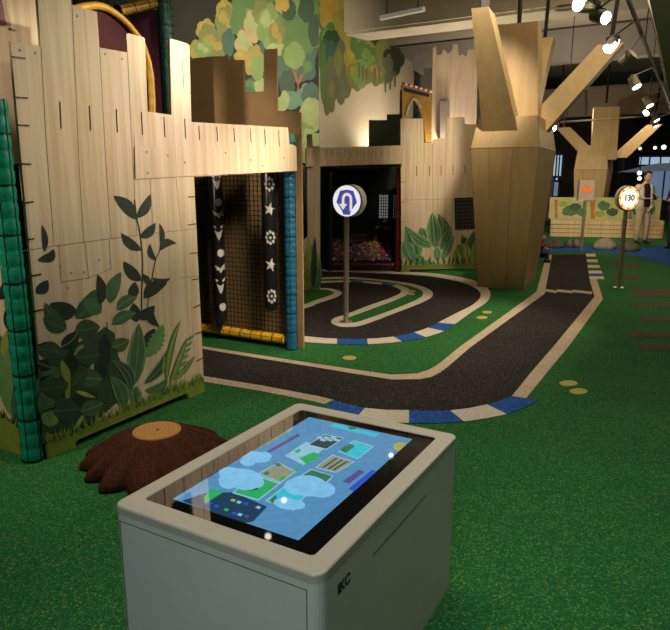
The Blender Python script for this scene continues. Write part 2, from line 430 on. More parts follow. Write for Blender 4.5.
# left island behind the castle gate
io = smooth_poly([(240, 286), (320, 288.2), (335, 289.6), (342, 293), (336, 297.6), (318, 303.6), (303, 309), (240, 322)], 4)
ii = smooth_poly([(240, 288), (318, 289.6), (330, 291), (334, 293.2), (329, 296), (314, 301), (300, 305.6), (240, 318)], 4)
bm = bmesh.new(); fpoly(bm, io, 0.0036); obj('trim_3', bm, WHITEC, kind='structure', recalc=False)
bm = bmesh.new(); fpoly(bm, ii, 0.005); obj('trim_4', bm, GRASS, kind='structure', recalc=False)
# stream of blue carpet
bm = bmesh.new(); fpoly(bm, smooth_poly([(540, 246), (560, 244.5), (590, 246.5), (625, 247.5), (650, 247), (690, 246), (700, 262), (680, 268), (655, 262), (635, 255.5), (600, 252), (570, 251.5), (545, 252)], 3, True), 0.003)
obj('stream_carpet', bm, BLUEC, kind='structure', recalc=False)
# printed plank path on the carpet
PLK = carpet('plank_carpet', (0.085, 0.085, 0.045), (0.12, 0.11, 0.06), (0.06, 0.055, 0.03), 60)
bm = bmesh.new()
for i, (x0, x1, y0, y1) in enumerate(((614, 640, 262, 268), (612, 640, 274, 279), (632, 700, 288, 297), (630, 700, 302, 307), (640, 700, 316, 321), (626, 700, 331, 337), (636, 700, 342, 350))):
    fpoly(bm, [(x0, y0), (x1, y0 + 1), (x1, y1 + 1), (x0 + 3, y1)], 0.003)
obj('trim_5', bm, PLK, kind='structure', recalc=False)

# --- walls, ceiling
CEIL = mat('ceiling_paint', (0.30, 0.26, 0.20), 0.8, 0.06, 2)
BEAM = mat('beam_paint', (0.40, 0.36, 0.27), 0.7, 0.06, 3)
DWALL = mat('dark_wall', (0.030, 0.028, 0.030), 0.7, 0.2, 1.5)
GREYW = mat('grey_wall', (0.22, 0.20, 0.18), 0.7, 0.08, 1.5)
bm = bmesh.new(); box(bm, (2, 11, 4.95), (30, 32, 0.1)); obj('ceiling', bm, CEIL, kind='structure')
MURB = mat('mural_base', (0.014, 0.016, 0.008), 0.7, 0.3, 1.0)
MURW = mat('mural_pale', (0.46, 0.40, 0.28), 0.7, 0.10, 1.0)
ML = Plane((-0.3, 12.6), (-1, 0)); ML.d = Vector((1, 0, 0))
MR = Plane((-0.3, 12.6), (1.75, 1.9))
bm = bmesh.new(); pbox(bm, ML, -9.5, 0, 0, 4.9, 0, -0.1); obj('wall_back', bm, MURB, kind='structure')
bm = bmesh.new()
zt = [MR.uv(*p) for p in ((362, 17), (371, 17), (373, 21), (381, 26), (383, 40), (389, 50), (401, 56), (412, 62), (414, 75))]
board(bm, MR, [(0, 0), (zt[-1][0], 0)] + zt[::-1] + [(zt[0][0], 4.9), (0, 4.9)], 0, -0.08)
obj('wall_side', bm, MURW, kind='structure')
bm = bmesh.new(); box(bm, (6, 25.0, 2.45), (26, 0.2, 4.9)); obj('wall_far', bm, DWALL, kind='structure')
bm = bmesh.new(); box(bm, (-7.1, 11, 2.45), (0.2, 30, 4.9)); obj('wall_left', bm, DWALL, kind='structure')
bm = bmesh.new(); box(bm, (15.5, 11, 2.45), (0.2, 30, 4.9)); obj('wall_right', bm, DWALL, kind='structure')
bm = bmesh.new(); box(bm, (4, -4.0, 2.45), (26, 0.2, 4.9)); obj('wall_rear', bm, DWALL, kind='structure')
# ceiling beams across the hall
GD = Vector((0.4877, 0.8730, 0)); GN = Vector((0.8730, -0.4877, 0))
ROTG = Matrix.Rotation(math.atan2(GN.y, GN.x), 3, 'Z')
def beam(name, p, length, width, z0, z1, m):
    bm = bmesh.new(); c = Vector((p[0], p[1], 0)) + GN * (length / 2) + GD * (width / 2); c.z = (z0 + z1) / 2
    box(bm, c, (length, width, z1 - z0), ROTG)
    bmesh.ops.bevel(bm, geom=list(bm.edges), offset=0.05, segments=2, affect='EDGES')
    return obj(name, bm, m, kind='structure')
beam('ceiling_beam', Vector((0.9, 12.7)) - GN.xy * 2.0, 13.0, 0.75, 4.22, 4.9, BEAM)
beam('ceiling_beam', Vector((3.5, 16.5)) - GN.xy * 3.0, 15.0, 0.5, 4.15, 4.9, GREYW)
beam('ceiling_beam', Vector((7.0, 20.2)) - GN.xy * 6.0, 18.0, 0.4, 3.35, 4.2, GREYW)
# dark partition behind the far seating, with lit windows
bm = bmesh.new(); box(bm, (5.2, 20.3, 0.95), (3.2, 0.12, 1.5))
obj('wall_low', bm, mat('dark_wood_wall', (0.05, 0.028, 0.018), 0.6), kind='structure')
WFR = mat('window_frame', (0.05, 0.05, 0.055), 0.5)
def lit(name, c, s): return mat(name, c, 0.5, 0.25, 1.5, emit=s, ecol=c)
DAY = lit('daylight_glass', (0.55, 0.75, 0.95), 0.55); DAY2 = lit('daylight_glass_dim', (0.35, 0.5, 0.75), 0.28)
for i, (x0, y0, x1, y1, m) in enumerate(((553.5, 155, 563.5, 180, DAY), (577.5, 157, 585, 186, DAY), (619, 158, 625, 185, DAY2), (640, 157, 672, 164.5, DAY), (646, 168, 700, 200, DAY2), (542, 178, 560, 196, DAY2))):
    a = gy(x0, y1, 24.7); b = gy(x1, y0, 24.7)
    wf = bmesh.new()
    t = 0.08
    for (xa, xb, za, zb) in ((a.x - t, a.x, a.z - t, b.z + t), (b.x, b.x + t, a.z - t, b.z + t), (a.x, b.x, a.z - t, a.z), (a.x, b.x, b.z, b.z + t)):
        box(wf, ((xa + xb) / 2, 24.84, (za + zb) / 2), (xb - xa, 0.12, zb - za))
    fr = obj('window_%d' % (i + 1), wf, WFR, kind='structure')
    pb = bmesh.new(); box(pb, ((a.x + b.x) / 2, 24.86, (a.z + b.z) / 2), (b.x - a.x, 0.03, b.z - a.z))
    for q in (0.35, 0.7): box(pb, (a.x + (b.x - a.x) * q, 24.83, (a.z + b.z) / 2), (0.05, 0.03, b.z - a.z), mi=1)
    obj('pane', pb, [m, WFR], fr)

# ================================================================ NEAR CASTLE (facade with gate)
FA = Plane((-1.571, 3.236), (0.4877, 0.8730))
castle = empty('castle_wall', 'plywood castle wall with battlements, painted bushes and a gate, behind the tree stump', 'castle wall', FA.pt(0.6, 0, 0))
outl = [(48.6, 458.6), (10.5, 41), (41, 46.5), (37, -10), (36, -30), (70.5, -22), (71.5, 4.5), (97, 12), (99.5, 47.5), (127.5, 52.5), (126.3, 34), (127.5, 33), (143.5, 37.3), (144.8, 38.8), (147.7, 111.5), (171.5, 115), (169.8, 40), (171, 38.6), (187.5, 43.5), (189.3, 45.5), (191.5, 122), (194, 177), (199, 280), (204.5, 392), (188.8, 399.3), (188.3, 395), (185.5, 393.6), (79, 439.2), (76, 441.5), (74.8, 448)]
px_o = [FA.uv(*p) for p in outl]
bm = bmesh.new(); board(bm, FA, px_o)
bmesh.ops.triangulate(bm, faces=[f for f in bm.faces if len(f.verts) > 4], ngon_method='EAR_CLIP')
panel = obj('wall_panel', bm, PLY, castle)
# lintel over the gate
bm = bmesh.new()
board_px(bm, FA, [(193.9, 177), (296.5, 171), (295.6, 146), (289.5, 144), (288, 127.5), (191.4, 122)], 0.0, -0.018)
lint = obj('lintel', bm, PLY, castle)
bm = bmesh.new(); board_px(bm, FA, [(135, 179), (296.5, 170.8), (295.8, 147), (134, 147)], 0.006, 0.0003)
lb = obj('lintel_board', bm, PLY, castle)
# seams and saw slots cut in the boards
bm = bmesh.new()
def pline(pl, pts, wd, off=0.0012, mi=0):
    U = [pl.uv(*p) for p in pts]
    for (a, b) in zip(U, U[1:]):
        d = Vector((b[0] - a[0], b[1] - a[1])).normalized(); n = Vector((-d.y, d.x)) * wd / 2
        f = face(bm, [pl.pt(a[0] + n.x, a[1] + n.y, off), pl.pt(b[0] + n.x, b[1] + n.y, off), pl.pt(b[0] - n.x, b[1] - n.y, off), pl.pt(a[0] - n.x, a[1] - n.y, off)], mi)
        f.normal_update()
        if f.normal.dot(pl.n) < 0: f.normal_flip()
for pts in (((41, 47), (46, 140), (54, 246)), ((72, 6), (79, 165), (84, 244)), ((99.5, 48), (106, 165), (111, 238)), ((127.5, 53), (132, 150), (137, 235)),
            ((134, 135), (134, 179)), ((150, 180), (153, 232)), ((176, 178), (181, 230)), ((22, 251), (54, 246), (111, 238.5), (160, 232.5), (196, 229)),
            ((59, 244), (61, 282), (88.5, 278), (85, 243)), ((88.5, 278), (111, 268.5), (109, 239)), ((180, 278), (199, 276))):
    pline(FA, pts, 0.003)
seams = obj('seam', bm, SEAM, panel, recalc=False)
bm = bmesh.new()
for (x, y0, y1) in ((60.3, 101.5, 128.5), (89.8, 105.6, 130.7), (116.7, 109, 132.6), (141.8, 112, 135), (164.3, 117, 137), (185, 118.5, 138.5), (183, 58, 88)):
    pline(FA, ((x - 0.6, y0), (x + 0.6, y1)), 0.008 if y0 > 90 else 0.004, 0.0016)
obj('groove', bm, DARK, panel, recalc=False)
bm = bmesh.new()
for (x, y0, y1) in ((199, 125.6, 140), (217, 127, 141.5), (234, 128, 142), (250.4, 128.5, 143), (264.8, 129, 144.5), (278.8, 130.5, 146.5)):
    pline(FA, ((x - 0.4, y0), (x + 0.5, y1)), 0.008, 0.0016)
obj('groove', bm, DARK, lint, recalc=False)
bm = bmesh.new()
for (x, y) in ((146, 152), (167, 155.5), (184, 162.5), (147, 173), (250, 160), (283, 158), (225, 153), (262, 166)):
    u, z = FA.uv(x, y); q = [(u + 0.008 * math.cos(k * math.pi / 5), z + 0.008 * math.sin(k * math.pi / 5)) for k in range(10)]
    board(bm, FA, q, 0.0075, 0.006)
obj('knot', bm, HOLE, lb)
bm = bmesh.new()
for (x, y) in ((20, 50), (35, 53), (77, 16), (105, 54), (122, 59), (71, 273), (84, 272), (99, 260), (68, 288), (60, 266)):
    u, z = FA.uv(x, y); q = [(u + 0.007 * math.cos(k * math.pi / 5), z + 0.007 * math.sin(k * math.pi / 5)) for k in range(10)]
    board(bm, FA, q, 0.0016, 0.0004)
obj('knot', bm, HOLE, panel)
# black ties that bind the boards to the posts
def tie(pl, a, b, parent, wd=0.006):
    global bm
    bm = bmesh.new()
    U = [pl.uv(*a), pl.uv(*b)]
    d = Vector((U[1][0] - U[0][0], U[1][1] - U[0][1])).normalized(); n = Vector((-d.y, d.x)) * wd / 2
    board(bm, pl, [(U[0][0] + n.x, U[0][1] + n.y), (U[1][0] + n.x, U[1][1] + n.y), (U[1][0] - n.x, U[1][1] - n.y), (U[0][0] - n.x, U[0][1] - n.y)], 0.004, 0.0003)
    obj('tie', bm, BLACK, parent)
for a, b in (((11.5, 56.5), (25, 58.5)), ((14, 97), (27.5, 98)), ((17, 125), (29, 125.5)), ((19, 163.5), (31, 164)), ((22, 203), (33, 201.5)), ((25, 240), (34, 238.5)), ((28, 276.5), (41, 274)),
             ((32, 312), (43, 309)), ((35.5, 346), (46, 342)), ((39, 380), (50, 375)), ((42, 412), (54, 407)), ((45.5, 436), (58, 430)),
             ((188, 225), (197, 223.5)), ((190, 253.5), (198, 252.5)), ((191.5, 280), (199.5, 278.5)), ((193, 308), (201, 304)), ((195, 334), (202, 331.5)), ((196.5, 361), (203, 357.5)), ((186, 168.5), (199, 168)), ((188, 197), (196, 196.5))):
    tie(FA, a, b, panel)

# printed bushes on the wall
pr = Print(FA)
zD, zE, zF, zG = Z(40, 200, 4.844), Z(110, 200, 5.25), Z(110, 310, 5.25), Z(38, 320, 4.5)
def L(z, b, t, w_, mi, sc, **k):
    B, T = z(b, t); pr.leaf(B, T, w_ / sc, mi, **k)
sD, sE, sF, sG = 4.844, 5.25, 5.25, 4.5
# deep background of the bush
pr.poly(zG((-2, 210), (50, 150), (110, 120), (140, 60), (180, 100), (250, 70), (300, 30), (345, 60), (360, 160), (400, 240), (400, 330), (300, 420), (180, 520), (20, 560), (12, 400)), 1)
for cx, cy, rx, ry, mi in ((60, 240, 40, 35, 2), (35, 370, 40, 45, 2), (55, 440, 40, 40, 3), (110, 300, 30, 45, 0), (150, 200, 35, 60, 0), (300, 140, 30, 70, 0), (210, 360, 60, 40, 0), (300, 300, 40, 60, 1), (280, 230, 30, 50, 0)):
    (p,) = zG((cx, cy)); pr.ell(p[0], p[1], rx / sG, ry / sG, mi, jit=0.12)
for b, t, w_ in (((140, 285), (105, 180), 40), ((130, 360), (140, 260), 26), ((205, 110), (160, 160), 22), ((250, 190), (230, 250), 18), ((170, 320), (260, 350), 20), ((165, 490), (210, 420), 18), ((60, 480), (90, 420), 24)):
    L(zG, b, t, w_, 4 if w_ > 20 else 5, sG)
# tall stems
pr.stem(zE((128, 0), (140, 95), (155, 165), (166, 260), (170, 350), (166, 480), (165, 600)), 1.3, 0)
pr.stem(zE((262, 262), (240, 310), (225, 380), (207, 480), (192, 590)), 1.1, 0)
pr.stem(zG((150, 60), (150, 200), (148, 340)), 1.2, 0); pr.stem(zG((310, 10), (312, 150), (314, 270)), 1.0, 0)
for b, t, w_, k in (((137, 102), (16, -22), 66, 0.08), ((140, 95), (212, -32), 52, 0.08), ((158, 198), (238, 120), 50, 0.1), ((163, 264), (57, 174), 50, -0.08),
                    ((163, 425), (70, 322), 60, -0.06), ((206, 448), (170, 388), 34, 0.05), ((176, 515), (300, 435), 70, -0.12), ((265, 240), (258, 122), 28, 0.1),
                    ((258, 266), (350, 228), 44, -0.25), ((240, 318), (210, 228), 32, -0.15), ((220, 410), (318, 408), 32, 0.2), ((108, 520), (130, 430), 56, 0.05),
                    ((140, 620), (235, 555), 60, 0.1), ((215, 555), (262, 668), 44, 0.2), ((140, 640), (120, 540), 60, 0)):
    L(zE, b, t, w_, 0 if b[1] > 500 and w_ < 60 else 0, sE, bend=k)
for b, t, w_, k, mi in (((22, 250), (8, 120), 30, 0.06, 0), ((24, 300), (66, 238), 44, 0.12, 0), ((-10, 292), (62, 248), 36, 0.12, 0), ((-20, 450), (38, 388), 56, 0.1, 0), ((178, 545), (48, 500), 92, -0.12, 0), ((128, 625), (22, 498), 74, -0.1, 1),
                        ((172, 572), (266, 432), 90, 0.12, 1), ((296, 545), (205, 482), 84, 0.05, 2), ((288, 510), (278, 360), 52, 0.1, 0), ((340, 500), (392, 348), 66, -0.08, 2)):
    L(zD, b, t, w_, mi, sD, bend=k, rib=2 if mi == 1 else None)
for b, t, w_, k, mi in (((35, 575), (142, 508), 62, -0.1, 2), ((10, 650), (138, 592), 62, -0.08, 2)):
    L(zE, b, t, w_, mi, sE, bend=k, rib=3)
for b, t, w_, k, mi in (((128, 40), (22, -10), 72, -0.05, 1), ((165, 48), (278, 30), 92, 0.02, 1), ((-4, 128), (118, 158), 80, -0.05, 1), ((105, 120), (180, 50), 66, 0.1, 0),
                        ((168, 165), (280, 152), 84, 0.05, 1), ((18, 312), (138, 288), 92, 0.03, 1), ((172, 268), (292, 268), 88, -0.05, 2), ((68, 408), (190, 400), 108, 0.02, 1),
                        ((188, 412), (294, 372), 76, 0.03, 2), ((330, 122), (410, 88), 62, 0.06, 2), ((-6, 190), (60, 215), 50, 0.0, 0), ((150, 300), (220, 215), 60, 0.0, 1)):
    L(zG, b, t, w_, mi, sG, bend=k, rib=2 if mi == 1 else 3)
# light fern and agave
L(zF, (175, 200), (235, 95), 60, 0, sF)
L(zF, (190, 245), (278, 72), 74, 3, sF, bend=0.05, wave=0.18, n=15)
for b, t, w_, k, mi in (((120, 400), (150, 68), 92, 0.02, 2), ((178, 385), (318, 182), 56, 0.1, 1), ((182, 420), (302, 352), 58, 0.22, 2), ((112, 430), (0, 262), 62, 0.2, 1), ((72, 520), (-4, 345), 80, 0.12, 2)):
    L(zF, b, t, w_, 3, sF, bend=k); L(zF, b, t, w_ * 0.76, mi, sF, bend=k, rib=3)
L(zF, (135, 485), (135, 398), 62, 3, sF); L(zF, (135, 485), (135, 402), 30, 2, sF)
for b, t, w_, k in (((295, 378), (370, 48), 34, -0.05), ((310, 385), (400, 225), 22, -0.05), ((318, 380), (405, 140), 30, 0.0), ((335, 370), (447, 232), 26, 0.04), ((275, 330), (285, 240), 22, 0)):
    L(zF, b, t, w_, 2, sF, bend=k); L(zF, b, t, w_ * 0.55, 4, sF, bend=k)
for q in range(6):
    L(zF, (345 + q * 12, 330 - q * 34), (400 + q * 8, 300 - q * 34), 16, 3, sF)
# grass band at the foot of the wall
pr.poly([(48.6, 458), (74.8, 447.6), (76, 441.2), (79, 438.9), (185.5, 393.2), (188.3, 394.6), (188.8, 398.8), (204.2, 391.6), (203.4, 377), (196, 380), (186, 383), (170, 389), (150, 398), (128, 408), (100, 420), (74, 432), (60, 438), (45.8, 432)], 6)
base_l = [(47, 441), (60, 437), (74, 431), (100, 419), (128, 407), (150, 398), (170, 389), (186, 384), (203.5, 378)]
pr.blades(base_l, 9, 60, 6); pr.blades([(x, y + 2) for x, y in base_l], 7, 34, 1); pr.blades([(x, y + 4) for x, y in base_l], 6, 44, 6)
pr.done('printed_bush', LEAFM, panel)

# side wall of the castle, turned away behind the green post
SA = Plane((-1.70, 3.257), (-0.873, 0.4877))
side = empty('castle_side_wall', 'plywood castle side panel printed with jungle leaves, turned away behind the green padded post', 'castle wall', SA.pt(0.45, 0))
bm = bmesh.new(); board(bm, SA, [(0, 0), (1.0, 0), (1.0, 1.55), (0, 1.55)]); sp = obj('wall_panel', bm, PLY, side)
pr = Print(SA)
pr.poly([(34, 472), (-20, 444), (-20, 400), (0, 412), (24, 428), (28, 440)], 6)
for b, t, w_, mi in (((8, 400), (-6, 330), 34, 2), ((16, 420), (4, 345), 24, 3), ((10, 250), (-4, 210), 14, 0), ((8, 330), (14, 300), 14, 0), ((0, 300), (14, 275), 12, 0), ((2, 355), (12, 325), 10, 4), ((20, 430), (16, 380), 14, 2)):
    pr.leaf(b, t, w_, mi, rib=3 if mi == 2 else None)
pr.blades([(-15, 410), (4, 418), (28, 434)], 12, 16, 0); pr.blades([(-15, 412), (4, 421), (28, 437)], 9, 18, 6)
pr.done('printed_bush', LEAFM, sp)
# raised plywood tower board behind the wall top
TB = FA.off(-0.32)
tb = empty('castle_tower_board', 'bright raised plywood board showing above the green post, with a dark red corner', 'castle wall', TB.pt(-0.2, 0))
bm = bmesh.new(); zq = TB.uv(14, 100)[0]; board(bm, TB, [(TB.uv(-60, 0)[0], 1.58), (TB.uv(-60, 0)[0], 2.9), (TB.uv(60, 0)[0], 2.9), (TB.uv(60, 0)[0], 0), (zq, 0), (zq, 1.58)])
tbp = obj('wall_panel', bm, PLY, tb)
bm = bmesh.new(); board_px(bm, TB, [(-40, -30), (0, -8), (6, 25), (-40, 24)], 0.004, 0.0005)
obj('red_panel', bm, mat('dark_red_board', (0.12, 0.012, 0.012), 0.5), tbp)
bm = bmesh.new(); u, z = TB.uv(9.5, 29); board(bm, TB, [(u + 0.008 * math.cos(k), z + 0.008 * math.sin(k)) for k in range(6)], 0.004, 0.0005); obj('bolt', bm, BLACK, tbp)

# padded posts and bars
def padded(name, label, p0, p1, r, col_, step=0.055, group=None, cap=None):
    p0, p1 = Vector(p0), Vector(p1)
    t = empty(name, label, 'padded post', (p0.x, p0.y, 0 if min(p0.z, p1.z) < 0.02 else min(p0.z, p1.z)), group=group)
    n = max(4, int((p1 - p0).length / step)); pts, rad = [], []
    for i in range(n):
        for k, q in ((0.05, 0.93), (0.25, 1.0), (0.75, 1.0), (0.95, 0.93)):
            pts.append(p0.lerp(p1, (i + k) / n)); rad.append(r * q)
    b_ = bmesh.new(); sweep(b_, pts, rad, 14); sl = obj('foam_sleeve', b_, mat('foam_' + '_'.join(label.split()[:2]) + str(len(MATS)), col_, 0.42, 0.25, 30, bump=0.2), t, smooth=True)
    b_ = bmesh.new(); d = (p1 - p0).normalized()
    for i in range(0, n + 1, 3):
        c = p0.lerp(p1, min(0.995, max(0.005, i / n)))
        tube(b_, c - d * 0.003, c + d * 0.003, r * 1.03, seg=14)
    q = d.to_track_quat('Z', 'Y').to_matrix()
    for k in range(5):
        a = 2 * math.pi * k / 5 + 0.3; o_ = q @ Vector((math.cos(a) * r * 1.01, math.sin(a) * r * 1.01, 0))
        tube(b_, p0 + o_, p1 + o_, 0.0022, seg=4)
    obj('net_cover', b_, BLACK, t)
    return t
gp = gz(36, 461); 
padded('padded_post', 'green foam padded post bound in black net at the near castle corner', (-1.648, 3.222, 0), (-1.648, 3.222, 1.88), 0.055, (0.006, 0.27, 0.165), 0.08)
BP = Vector((-0.388, 5.515, 0))
padded('padded_post', 'blue foam padded post at the end of the gate net', BP, BP + Vector((0, 0, 1.80)), 0.052, (0.012, 0.12, 0.22))
tp = bmesh.new(); tube(tp, BP + Vector((0, 0, 1.801)), BP + Vector((0, 0, 1.87)), 0.06, 0.05); 
tag(obj('post_cap', tp, mat('green_cap', (0.01, 0.16, 0.12), 0.5)), 'teal foam cap on the blue post behind the lintel end', 'post cap')

# net wall along the passage
NP = Plane((BP.x, BP.y), (-0.873, 0.4877))
b0 = NP.pt(0.07, 0.085, 0.0); b1 = NP.pt(1.35, 0.085, 0.0)
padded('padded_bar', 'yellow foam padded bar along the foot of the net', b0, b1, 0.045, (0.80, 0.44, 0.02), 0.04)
bm = bmesh.new()
CORD = mat('net_cord', (0.014, 0.012, 0.008), 0.8)
u = 0.08
while u < 1.5:
    tube(bm, NP.pt(u, 0.145), NP.pt(u, 1.75), 0.0034, seg=4); u += 0.043
z = 0.15
while z < 1.75:
    tube(bm, NP.pt(0.075, z), NP.pt(1.5, z), 0.0034, seg=4); z += 0.043
tag(obj('safety_net', bm, CORD), 'square mesh safety net between the gate and the blue post', 'net')
# plywood board outside the net, its shade put into the brown colour
BR = NP.off(-0.075)
BRM = mat('shaded_plywood', (0.32, 0.205, 0.085), 0.65, 0.1, 3, stretch=(1, 1, 1))
bm = bmesh.new()
ob = [(191, 62), (196.5, 58), (211, 56.3), (227.5, 56), (228.5, 60), (243.6, 60), (244, 93), (263.6, 91), (264, 49.5), (276.6, 48.5), (277, 110.6), (299.7, 112.3)]
uu = [BR.uv(*p) for p in ob]
ue = BR.uv(303.3, 345)[0]
uu[-1] = (ue, uu[-1][1])
board(bm, BR, [(2.2, 0.0), (2.2, uu[0][1])] + uu + [(ue, 0.0)], 0, -0.02)
bmesh.ops.triangulate(bm, faces=[f for f in bm.faces if len(f.verts) > 4], ngon_method='EAR_CLIP')
bc = obj('castle_back_board', bm, BRM)
tag(bc, 'plywood castle board coloured brown for shade, with square battlements seen above the gate lintel', 'castle wall')
# hanging printed punching bags
GREYM = mat('print_grey', (0.55, 0.53, 0.48), 0.4)
VINYL = mat('black_vinyl', (0.010, 0.010, 0.011), 0.28, spec=0.5)
def bag(pxx, ybot, items, label):
    u0, zb = NP.off(0.10).uv(pxx, ybot); zb = max(zb, 0.16)
    c = NP.pt(u0, 0, 0.10); r = 0.06
    t = empty('hanging_bag', label, 'punching bag', (c.x, c.y, zb), group='bags hanging on the gate net')
    b_ = bmesh.new(); lathe(b_, [(0.02, 0), (0.045, 0.012), (r, 0.05), (r, 1.62 - zb), (r * 0.8, 1.66 - zb), (0.02, 1.67 - zb)], (c.x, c.y, zb), 24)
    body = obj('bag_body', b_, VINYL, t, smooth=True)
    b_ = bmesh.new(); tube(b_, (c.x, c.y, 1.66), (c.x, c.y, 1.78), 0.006, seg=8); tube(b_, (c.x, c.y, 1.77), NP.pt(u0, 1.77, -0.01), 0.006, seg=8)
    obj('hook', b_, STEEL, t)
    view = (CAM.xy - c.xy).normalized(); side_ = Vector((-view.y, view.x))
    if side_.x < 0: side_ = -side_
    d = (c - CAM); dep = d.y * math.cos(PITCH) - (0.9 - H) * math.sin(PITCH)
    pw = dep / F
    def P(px_, py_):
        x = (px_ - pxx) * pw; x = max(-r * 0.96, min(r * 0.96, x)); zz = gy(pxx, py_, c.y).z
        dd = math.sqrt((r + 0.0015) ** 2 - x * x)
        return Vector((c.x + side_.x * x + view.x * dd, c.y + side_.y * x + view.y * dd, zz))
    def poly(pts):
        cx = sum(p[0] for p in pts) / len(pts); cy = sum(p[1] for p in pts) / len(pts)
        n = len(pts); cc = q_.verts.new(P(cx, cy)); prev = None
        for q in (0.25, 0.5, 0.75, 1.0):
            vv = [q_.verts.new(P(cx + (p[0] - cx) * q, cy + (p[1] - cy) * q)) for p in pts]
            for k in range(n):
                if prev is None: q_.faces.new((cc, vv[k], vv[(k + 1) % n]))
                else: q_.faces.new((prev[k], vv[k], vv[(k + 1) % n], prev[(k + 1) % n]))
            prev = vv
    for kind, y in items:
        x = pxx + 1.0; q_ = bmesh.new()
        if kind == 'face':
            poly([(x - 5, y - 6), (x - 2, y - 5), (x - 2.2, y - 3), (x - 4, y - 3.4)]); poly([(x + 5, y - 7), (x + 2, y - 5), (x + 2.2, y - 3), (x + 4.2, y - 3.6)])
            poly([(x - 4, y - 1.5), (x - 1, y + 0.5), (x + 0.3, y + 9), (x - 1.4, y + 6)]); poly([(x + 4, y - 2), (x + 1, y + 0.5), (x + 0.3, y + 9), (x + 2.4, y + 5)])
            poly([(x - 1, y + 0.5), (x + 1, y + 0.5), (x + 0.3, y + 9)])
        elif kind == 'ball':
            poly([(x + 1.5 + 3.4 * math.cos(k * math.pi / 6), y + 4 * math.sin(k * math.pi / 6)) for k in range(12)])
        elif kind == 'collar':
            poly([(x - 5, y - 3), (x, y + 1), (x + 5, y - 4), (x + 5, y + 2), (x + 1, y + 5), (x - 3, y + 2)])
        elif kind == 'star':
            pts = []
            for k in range(10):
                a = math.pi / 2 + k * math.pi / 5 - 0.25; rr = 5.9 if k % 2 == 0 else 2.5
                pts.append((x + rr * math.cos(a), y - rr * 1.2 * math.sin(a)))
            poly(pts)
        elif kind == 'disc':
            for k in range(8):
                a = k * math.pi / 4; px_, py_ = x + 3.9 * math.cos(a), y + 5.6 * math.sin(a)
                poly([(px_ + 1.35 * math.cos(j * math.pi / 3), py_ + 1.9 * math.sin(j * math.pi / 3 + 0.2)) for j in range(6)])
            poly([(x + 1.2 * math.cos(j * math.pi / 3), y + 1.6 * math.sin(j * math.pi / 3)) for j in range(6)])
        obj('print', q_, GREYM, body, recalc=True)
bag(221, 325, [('face', 181), ('ball', 202), ('collar', 213), ('face', 231), ('ball', 252.5), ('collar', 267), ('face', 284), ('ball', 306)], 'black hanging bag printed with grey masks and balls, in the gate')
bag(271, 311, [('disc', 184), ('star', 209), ('disc', 237), ('star', 264), ('disc', 295)], 'black hanging bag printed with stars and ring discs, beside the blue post')

# play tower parts behind the near castle wall
TW = FA.off(-1.0)
def above(px): return [TW.uv(*p) for p in px]
MAROON = mat('maroon_vinyl', (0.050, 0.004, 0.020), 0.7, spec=0.15)
bm = bmesh.new(); board_px(bm, TW, [(60, 5), (175, 10), (178, 330), (95, 380)], -0.05, -0.09)
tag(obj('play_tower_panel', bm, MAROON), 'maroon padded panel of the play tower behind the battlements', 'play panel')
bm = bmesh.new(); TW2 = FA.off(-0.80)
arc = smooth_poly([(56, 40), (68, 14), (85, 6.5), (103, 7), (121, 18), (137, 36), (145, 52), (151, 80), (153, 140), (154, 230)], 6)
sweep(bm, [TW2.pt(*TW2.uv(*p)) for p in arc], 0.026, 12)
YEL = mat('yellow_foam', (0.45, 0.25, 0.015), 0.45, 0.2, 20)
ag = empty('tunnel_arch', 'yellow arch around a dark red tunnel mouth above the castle wall', 'play tunnel', TW2.pt(*[TW2.uv(110, 100)[0], 0]))
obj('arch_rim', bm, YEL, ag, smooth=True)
bm = bmesh.new(); board_px(bm, TW2, arc + [(60, 260)], -0.02, -0.05); bmesh.ops.triangulate(bm, faces=[f for f in bm.faces if len(f.verts) > 4], ngon_method='EAR_CLIP')
obj('tunnel_mouth', bm, mat('dark_red_vinyl', (0.040, 0.005, 0.006), 0.7, spec=0.15), ag)
pu, pz_ = TW2.off(-0.05).uv(167, 60); pp = TW2.off(-0.05).pt(pu, 0)
padded('padded_post', 'dark green foam padded post of the play tower above the gate', (pp.x, pp.y, 0), (pp.x, pp.y, 3.3), 0.055, (0.004, 0.075, 0.045))
q0 = TW2.off(-0.1); a_ = q0.pt(*q0.uv(118, 11)); b_2 = q0.pt(*q0.uv(155, 3))
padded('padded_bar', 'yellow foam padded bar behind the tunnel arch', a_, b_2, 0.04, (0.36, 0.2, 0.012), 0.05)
bm = bmesh.new(); q0 = FA.off(-1.3); u0, z0 = q0.uv(50, 25); u1, z1 = q0.uv(172, -20)
k = u0
while k < u1: tube(bm, q0.pt(k, z0 - 0.1), q0.pt(k, z1 + 0.2), 0.008, seg=4); k += 0.07
k = z0 - 0.1
while k < z1 + 0.2: tube(bm, q0.pt(u0, k), q0.pt(u1, k), 0.008, seg=4); k += 0.07
tag(obj('tower_net', bm, mat('blue_net', (0.03, 0.09, 0.16), 0.7)), 'blue net at the top of the play tower', 'net')

